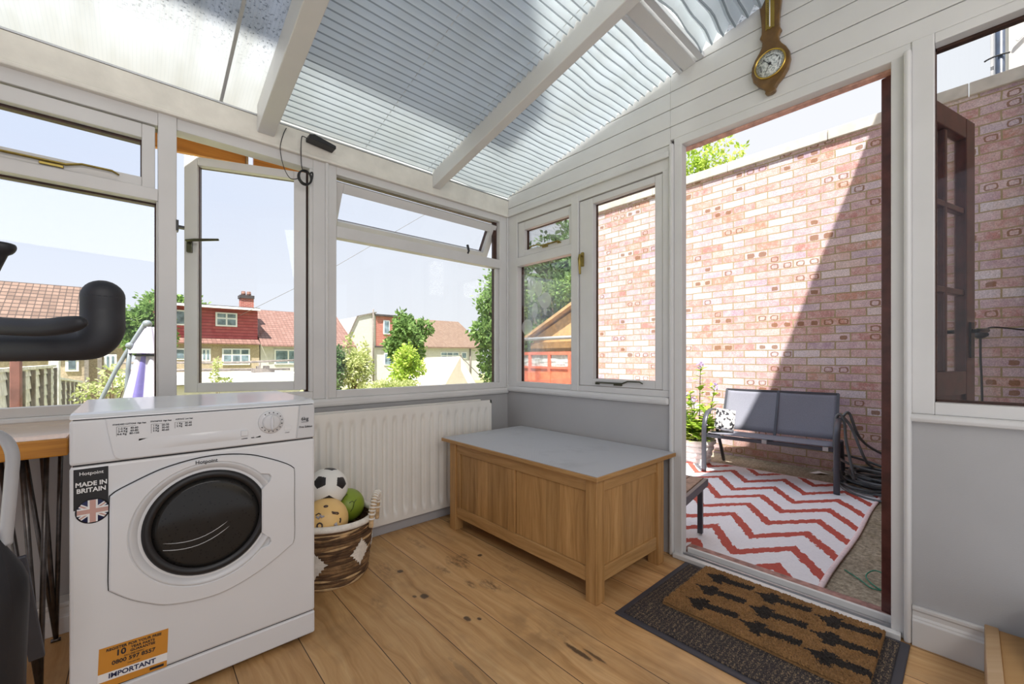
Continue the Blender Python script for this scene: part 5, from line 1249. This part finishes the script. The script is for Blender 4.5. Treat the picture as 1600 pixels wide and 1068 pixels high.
MB().box(2.85, 2.90, 1.34, 3.3, 1.05, 1.10).box(2.85, 2.90, 1.34, 3.3, .83, .865).build('rails', REDFENCE, rf)
MB().box(2.87, 2.89, 1.34, 3.3, -.1, .83).build('lower_boards', REDFENCE, rf)
for yy in (1.36, 1.80, 2.22, 2.66, 3.10): MB().box(2.845, 2.905, yy - .025, yy + .025, -.1, 1.10).build('post', REDFENCE, rf)
m = MB(); r = random.Random(2)
for i in range(60):
    yy = 1.36 + r.random() * 1.75; zz = .865 + r.random() * .15; m.box(2.872 + r.random() * .008, 2.892, yy, yy + .09 + .12 * r.random(), zz, zz + .05)
m.box(2.88, 2.886, 1.34, 3.3, .85, 1.06); m.build('stone_panels', SLATEP, rf)
sd = thing('garden_shed', 'tan garden shed with a sloping roof behind the red fence', 'shed', (5.2, 2.4, -.1))
MB().add([(4.2, 4.25, 1.38), (5.1, 4.25, 1.38), (5.1, 1.4, 2.73), (4.2, 1.4, 2.73), (4.2, 4.25, 1.44), (5.1, 4.25, 1.44), (5.1, 1.4, 2.79), (4.2, 1.4, 2.79)], [(0, 3, 2, 1), (4, 5, 6, 7), (0, 1, 5, 4), (1, 2, 6, 5), (2, 3, 7, 6), (3, 0, 4, 7)]).build('roof', SHEDROOF, sd)
MB().prism([(4.05, -.1), (1.5, -.1), (1.5, 2.6), (4.05, 1.42)], PB, 4.34, 5.0).build('walls', SHEDROOF, sd)
MB().box(4.30, 4.36, 1.5, 4.1, -.1, 1.33).build('boarded_side', SHEDWALL, sd)
MB().tube([(4.18, 4.28, 1.40), (4.18, 1.4, 1.40)], .035, 8).build('gutter', GREYTUBE, sd)
tn = thing('bell_tent', 'cream canvas ridge tent pitched in the garden', 'tent', (5.2, 8.6, -.2))
ax_, ay_ = 5.22, 8.0
V = [(5.22, 8.0, 1.05), (5.0, 9.6, 1.02), (4.55, 8.0, .05), (5.85, 7.9, .05), (6.5, 9.4, .0), (3.4, 9.6, .05), (3.55, 8.2, .25)]
m = MB().add([V[0], V[2], V[3]], [(0, 1, 2)]); m.add([V[0], V[3], V[4], V[1]], [(0, 1, 2, 3)]); m.add([V[0], V[1], V[5], V[6], V[2]], [(0, 1, 2, 3, 4)]); m.add([V[1], V[4], V[5]], [(0, 1, 2)])
m.build('canvas', CANVAS, tn)
MB().add([(5.215, 7.985, 1.03), (5.22, 7.975, .05), (5.80, 7.885, .05)], [(0, 1, 2)]).build('door_flap', LABELW, tn, solid=.004)
MB().tube([(5.22, 8.0, 1.05), (6.75, 8.3, -.05)], .012, 6).tube([(5.22, 8, 1.05), (5.22, 8, 1.11)], .02, 6).build('pole_and_guy', GREYPOST, tn)
pa = thing('parasol', 'folded lavender-white cantilever parasol on a grey pole', 'parasol', (-1.95, 4, -.2))
def at4(px, py, y=4.0):
    a = math.radians(47.81); s = (px - 800) / 649; rx = math.cos(a) + s * math.sin(a); ry = math.sin(a) - s * math.cos(a); t = (y + 2.285) / ry
    return Vector((-2.027 + rx * t, y, 1 + (559 - py) / 649 * t))
MB().tube([at4(232, 503), at4(226, 505), at4(206, 536), at4(180, 580), at4(150, 640), at4(130, 690)], .021, 10).build('arm', POLEGREY, pa)
MB().tube([at4(203, 538), at4(200, 580), at4(197, 630), at4(192, 720)], .022, 10).sphere(at4(203, 540), .04, 10, 8).build('pole', POLEGREY, pa)
MB().sphere(at4(230, 506), .045, 12, 8).build('hub', POLEGREY, pa)
pc_ = at4(235, 512); Hc = .95
def fold(u, v):
    q = 2 * math.pi * u; z = -v * Hc; rr = (.035 + .19 * v ** .9) * (1 + .20 * math.sin(8 * q + v * 1.2) + .08 * math.sin(3 * q)); return (pc_.x + rr * math.cos(q), pc_.y + rr * math.sin(q), pc_.z + z)
m = MB().grid(fold, 96, 14)
for i in range(len(m.f)):
    u = (i % 96) / 96
    if int(u * 8 + .3) % 4 == 1 and (u * 8 + .3) % 1 < .75: m.m[i] = 1
m.build('canopy', [CANOPYW, CANOPYB], pa)
m = MB().tube([Vector(fold(k / 40, .33)) + (Vector(fold(k / 40, .33)) - Vector((pc_.x, pc_.y, pc_.z - .33 * Hc))) * .06 for k in range(40)], .012, 6, True); m.build('tie', BLACK, pa)
def flap(u, v):
    q = 2 * math.pi * u; z = -v * .30; rr = (.04 + .13 * v) * (1 + .12 * math.sin(8 * q + 1)); return (pc_.x + rr * math.cos(q), pc_.y + rr * math.sin(q), pc_.z + .01 + z)
MB().grid(flap, 64, 5).build('vent_flap', CANOPYW, pa)
# timber fascia seen above the open casement
fz_ = thing('timber_fascia', 'orange timber eaves board above the open casement', 'board', (-1.8, .38, 2.0))
MB().prism([(-1.985, 2.018), (-1.585, 2.052), (-1.585, 2.34), (-1.985, 2.34)], PA, .36, .385).build('board', TIMBER, fz_)
MB().prism([(-1.545, 2.055), (-1.15, 2.085), (-1.15, 2.34), (-1.545, 2.34)], PA, .36, .385).build('board', TIMBER, fz_)
MB().box(-1.583, -1.573, .345, .395, 2.03, 2.34).build('joint_strip', PALEWOOD, fz_)
MB().box(-2.3, -1.1, .10, .40, 2.34, 2.36).build('top_board', TIMBER, fz_)

# ------------------------------------------------------------------ houses beyond the garden
def house_window(par, x0, x1, z0, z1, y, cols=2, top=0):
    f = MB().box(x0, x1, y - .06, y + .02, z0, z1).build('window', UPVC, par); w = (x1 - x0 - .08 * (cols + 1)) / cols; m = MB()
    for i in range(cols):
        a = x0 + .08 + i * (w + .08)
        if top: m.box(a, a + w, y - .075, y - .06, z0 + .08, z1 - top - .08).box(a, a + w, y - .075, y - .06, z1 - top, z1 - .07)
        else: m.box(a, a + w, y - .075, y - .06, z0 + .08, z1 - .08)
    m.build('pane', FARGLASS, f); return f
h1 = thing('terrace_house', 'house with a red tile-hung flat-roofed dormer', 'house', (.9, 28, -2))
MB().box(-1.5, 3.22, 25, 32, -2, 1.85).build('wall', RENDER, h1)
MB().add([(-1.5, 24.75, 1.80), (3.24, 24.75, 1.80), (3.24, 25.5, 2.12), (-1.5, 25.5, 2.12), (-1.5, 24.75, 1.74), (3.24, 24.75, 1.74)], [(0, 1, 2, 3), (0, 4, 5, 1)]).build('eaves_roof', ROOFTILE, h1)
MB().box(-1.2, 3.2, 25.35, 31, 2.08, 3.74).build('dormer', REDTILE, h1)
MB().box(-1.5, -1.18, 24.8, 31, -2, 3.85).build('brick_pier', FARBRICK, h1)
MB().box(-1.2, 3.23, 24.85, 31, 3.72, 3.84).build('flat_roof', FELT, h1); MB().box(-1.2, 3.23, 24.80, 24.86, 3.68, 3.80).build('fascia', UPVC, h1)
house_window(h1, 1.2, 2.2, 2.74, 3.5, 25.35, 2, .28); house_window(h1, 1.45, 2.75, .62, 1.52, 25, 3, .3); house_window(h1, .54, .95, .84, 1.5, 25); house_window(h1, -.75, -.05, 2.7, 3.5, 25.35, 1); house_window(h1, -.8, -.1, .9, 1.5, 25, 1)
k = MB().box(2.55, 3.2, 26.4, 27.0, 3.6, 4.55).build('chimney', FARBRICK, h1); MB().box(2.49, 3.22, 26.33, 27.07, 4.52, 4.70).build('chimney_cap', FELT, k); MB().lathe([(.13, 0), (.1, .28)], (2.72, 26.7, 4.68), 12).lathe([(.13, 0), (.1, .28)], (3.0, 26.7, 4.68), 12).build('chimney_pots', ROOFTILE, k)
h2 = thing('white_house', 'white rendered house with a tiled roof, right of the red dormer', 'house', (5.4, 28, -2))
MB().box(3.28, 8.6, 25.05, 32, -2, 1.8).build('wall', RENDERW, h2)
MB().add([(3.26, 24.7, 1.74), (8.7, 24.7, 1.74), (8.7, 28.6, 4.12), (3.26, 28.6, 4.12), (3.26, 24.7, 1.66), (8.7, 24.7, 1.66), (3.26, 32.5, 1.7), (8.7, 32.5, 1.7)], [(0, 1, 2, 3), (0, 4, 5, 1), (3, 2, 7, 6)]).build('roof', ROOFTILE, h2)
house_window(h2, 3.98, 5.45, .62, 1.5, 25.05, 2)
h3 = thing('pantiled_house', 'house with a broad brown pantiled roof at the far left', 'house', (-6, 24, -2))
MB().box(-11, -3.35, 20.2, 27, -2, 2.0).build('wall', RENDER, h3)
MB().add([(-11.2, 19.9, 1.55), (-3.3, 19.9, 1.55), (-3.55, 23.5, 4.06), (-11.2, 23.5, 4.06), (-11.2, 27.5, 1.6), (-3.3, 27.5, 1.6)], [(0, 1, 2, 3), (3, 2, 5, 4)]).build('roof', PANTILE, h3)
MB().box(-3.35, -2.3, 20.6, 26, -2, 1.62).build('side_wing', RENDER, h3); MB().add([(-3.4, 20.4, 1.55), (-2.2, 20.4, 1.55), (-2.2, 22, 2.2), (-3.4, 22, 2.2)], [(0, 1, 2, 3)]).build('wing_roof', ROOFTILE, h3)
k = MB().box(-2.62, -2.28, 21.6, 22.0, 1.6, 2.25).build('chimney', FARBRICK, h3); MB().lathe([(.12, 0), (.09, .25)], (-2.45, 21.8, 2.25), 10).build('chimney_pots', ROOFTILE, k)
house_window(h3, -2.95, -2.58, .55, 1.15, 20.6, 2, .0); house_window(h3, -3.95, -3.6, .5, 1.2, 20.2, 1)
m = MB()
for xx in (-3.45, -3.1): m.box(xx, xx + .12, 20.0, 20.1, -.6, 1.4)
m.build('porch_posts', GREYPOST, h3)
h4 = thing('gabled_house', 'pale rendered gable house with a red brick dormer', 'house', (12, 33, -2))
MB().prism([(9.4, -2), (9.55, 1.2), (10.85, 4.2), (12.35, 4.62), (12.35, -2)], PA, 30, 38).build('gable_wall', RENDERW, h4)
m = MB()
for a, b in (((9.4, 1.0), (10.85, 4.26)), ((10.85, 4.26), (12.4, 4.68))): m.bar((a[0], 29.95, a[1]), (b[0], 29.95, b[1]), .10, .10, (0, 1, 0))
m.build('verge', GREYPOST, h4)
MB().box(12.4, 15.6, 30, 36, 1.9, 4.42).build('dormer', FARBRICK, h4); MB().box(12.3, 15.7, 29.8, 36, 4.40, 4.55).build('dormer_roof', FELT, h4)
MB().box(12.4, 15.6, 30.1, 36, -2, 1.9).build('wall', RENDERW, h4); MB().box(12.3, 15.6, 29.9, 30.2, 1.86, 1.98).build('gutter', FELT, h4)
house_window(h4, 13.0, 13.55, 2.95, 4.1, 30, 1); house_window(h4, 13.1, 14.3, .4, 1.4, 30.1, 2)
MB().tube([(12.1, 29.85, 4.9), (12.1, 29.85, -1)], .06, 8).build('downpipe', GREYPOST, h4)
k = MB().box(9.4, 10.0, 35, 35.6, 2, 3.9).build('chimney', FARBRICK, h4)
h5 = thing('white_cottage', 'white house with a weathered brown roof behind the tent', 'house', (19, 33, -2))
MB().box(15.7, 23.2, 30.2, 38, -2, 2.0).build('wall', RENDERW, h5)
MB().add([(15.7, 29.8, 1.98), (23.5, 29.8, 2.05), (23.2, 34, 4.82), (15.7, 34, 4.78), (15.7, 29.8, 1.86), (23.5, 29.8, 1.93), (15.7, 38.5, 2), (23.5, 38.5, 2)], [(0, 1, 2, 3), (0, 4, 5, 1), (3, 2, 7, 6)]).build('roof', BROWNTILE, h5)
house_window(h5, 18.6, 20.6, .7, 1.55, 30.2, 3, .3); house_window(h5, 20.9, 21.5, .92, 1.55, 30.2, 1)
MB().tube([(21.9, 30.1, 1.9), (21.9, 30.1, -1)], .07, 8).build('downpipe', GREYPOST, h5)
gg = thing('flat_garage', 'long low white garage with a flat roof', 'garage', (1.2, 13, -1))
MB().box(-2.4, 1.85, 12, 15, -1, .44).build('walls', RENDERW, gg); MB().box(-2.5, 1.95, 11.9, 15.1, .44, .53).build('flat_roof', LABELW, gg)
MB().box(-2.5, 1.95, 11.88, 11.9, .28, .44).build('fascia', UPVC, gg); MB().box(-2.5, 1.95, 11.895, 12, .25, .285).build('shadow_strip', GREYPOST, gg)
MB().tube([(-2.4, 14, .86), (.4, 13.2, .86), (1.9, 12.6, .93)], .035, 8).tube([(-2.4, 14, .64), (1.9, 13.4, .62)], .04, 8).build('pipes', GREYPOST, gg)
m = MB()
for xx in (-2.0, -.6, 1.0): m.tube([(xx, 13.4, .5), (xx, 13.4, .9)], .03, 6)
m.build('pipe_stands', GREYPOST, gg)
vb = MB().box(.75, 1.35, 13, 13.4, .53, .66).box(.85, .95, 13, 13.2, .66, .74).box(1.05, 1.2, 13, 13.2, .66, .75)
tag(vb.build('roof_vent', GREYPOST), 'small dark vent box on the garage roof', 'vent')
ow = MB().tube([at4(372, 494, 25.2), at4(467, 447, 18), at4(526, 415, 14), at4(700, 314, 7)], [.010, .009, .007, .004], 5)
tag(ow.build('overhead_wire', GREYPOST), 'thin overhead wire slanting up across the sky', 'wire')
ng = thing('neighbour_house', 'white house corner with downpipes above the brick wall', 'house', (5, -4, 0))
MB().box(4.55, 8, -7, -2.548, -.1, 6).build('wall', RENDERW, ng)
MB().tube([(4.50, -2.49, -.1), (4.50, -2.49, 5.9)], .034, 12).build('downpipe', simple('blue_black_pipe', (58, 70, 92), .4, var=.25, scale=5), ng)
MB().box(4.50, 4.56, -2.452, -2.425, -.1, 5.9).build('corner_trim', GREYTUBE, ng)
MB().tube([(4.46, -2.415 + .10 * math.sin(q) - .06, 4.04 + .03 * math.cos(q)) for q in [-.9 + i * .3 for i in range(8)]], .008, 6).build('pipe_clip', BLACK, ng)
MB().bar((4.52, -2.60, 4.18), (4.52, -2.72, 4.30), .02, .02).build('white_stub', UPVC, ng)
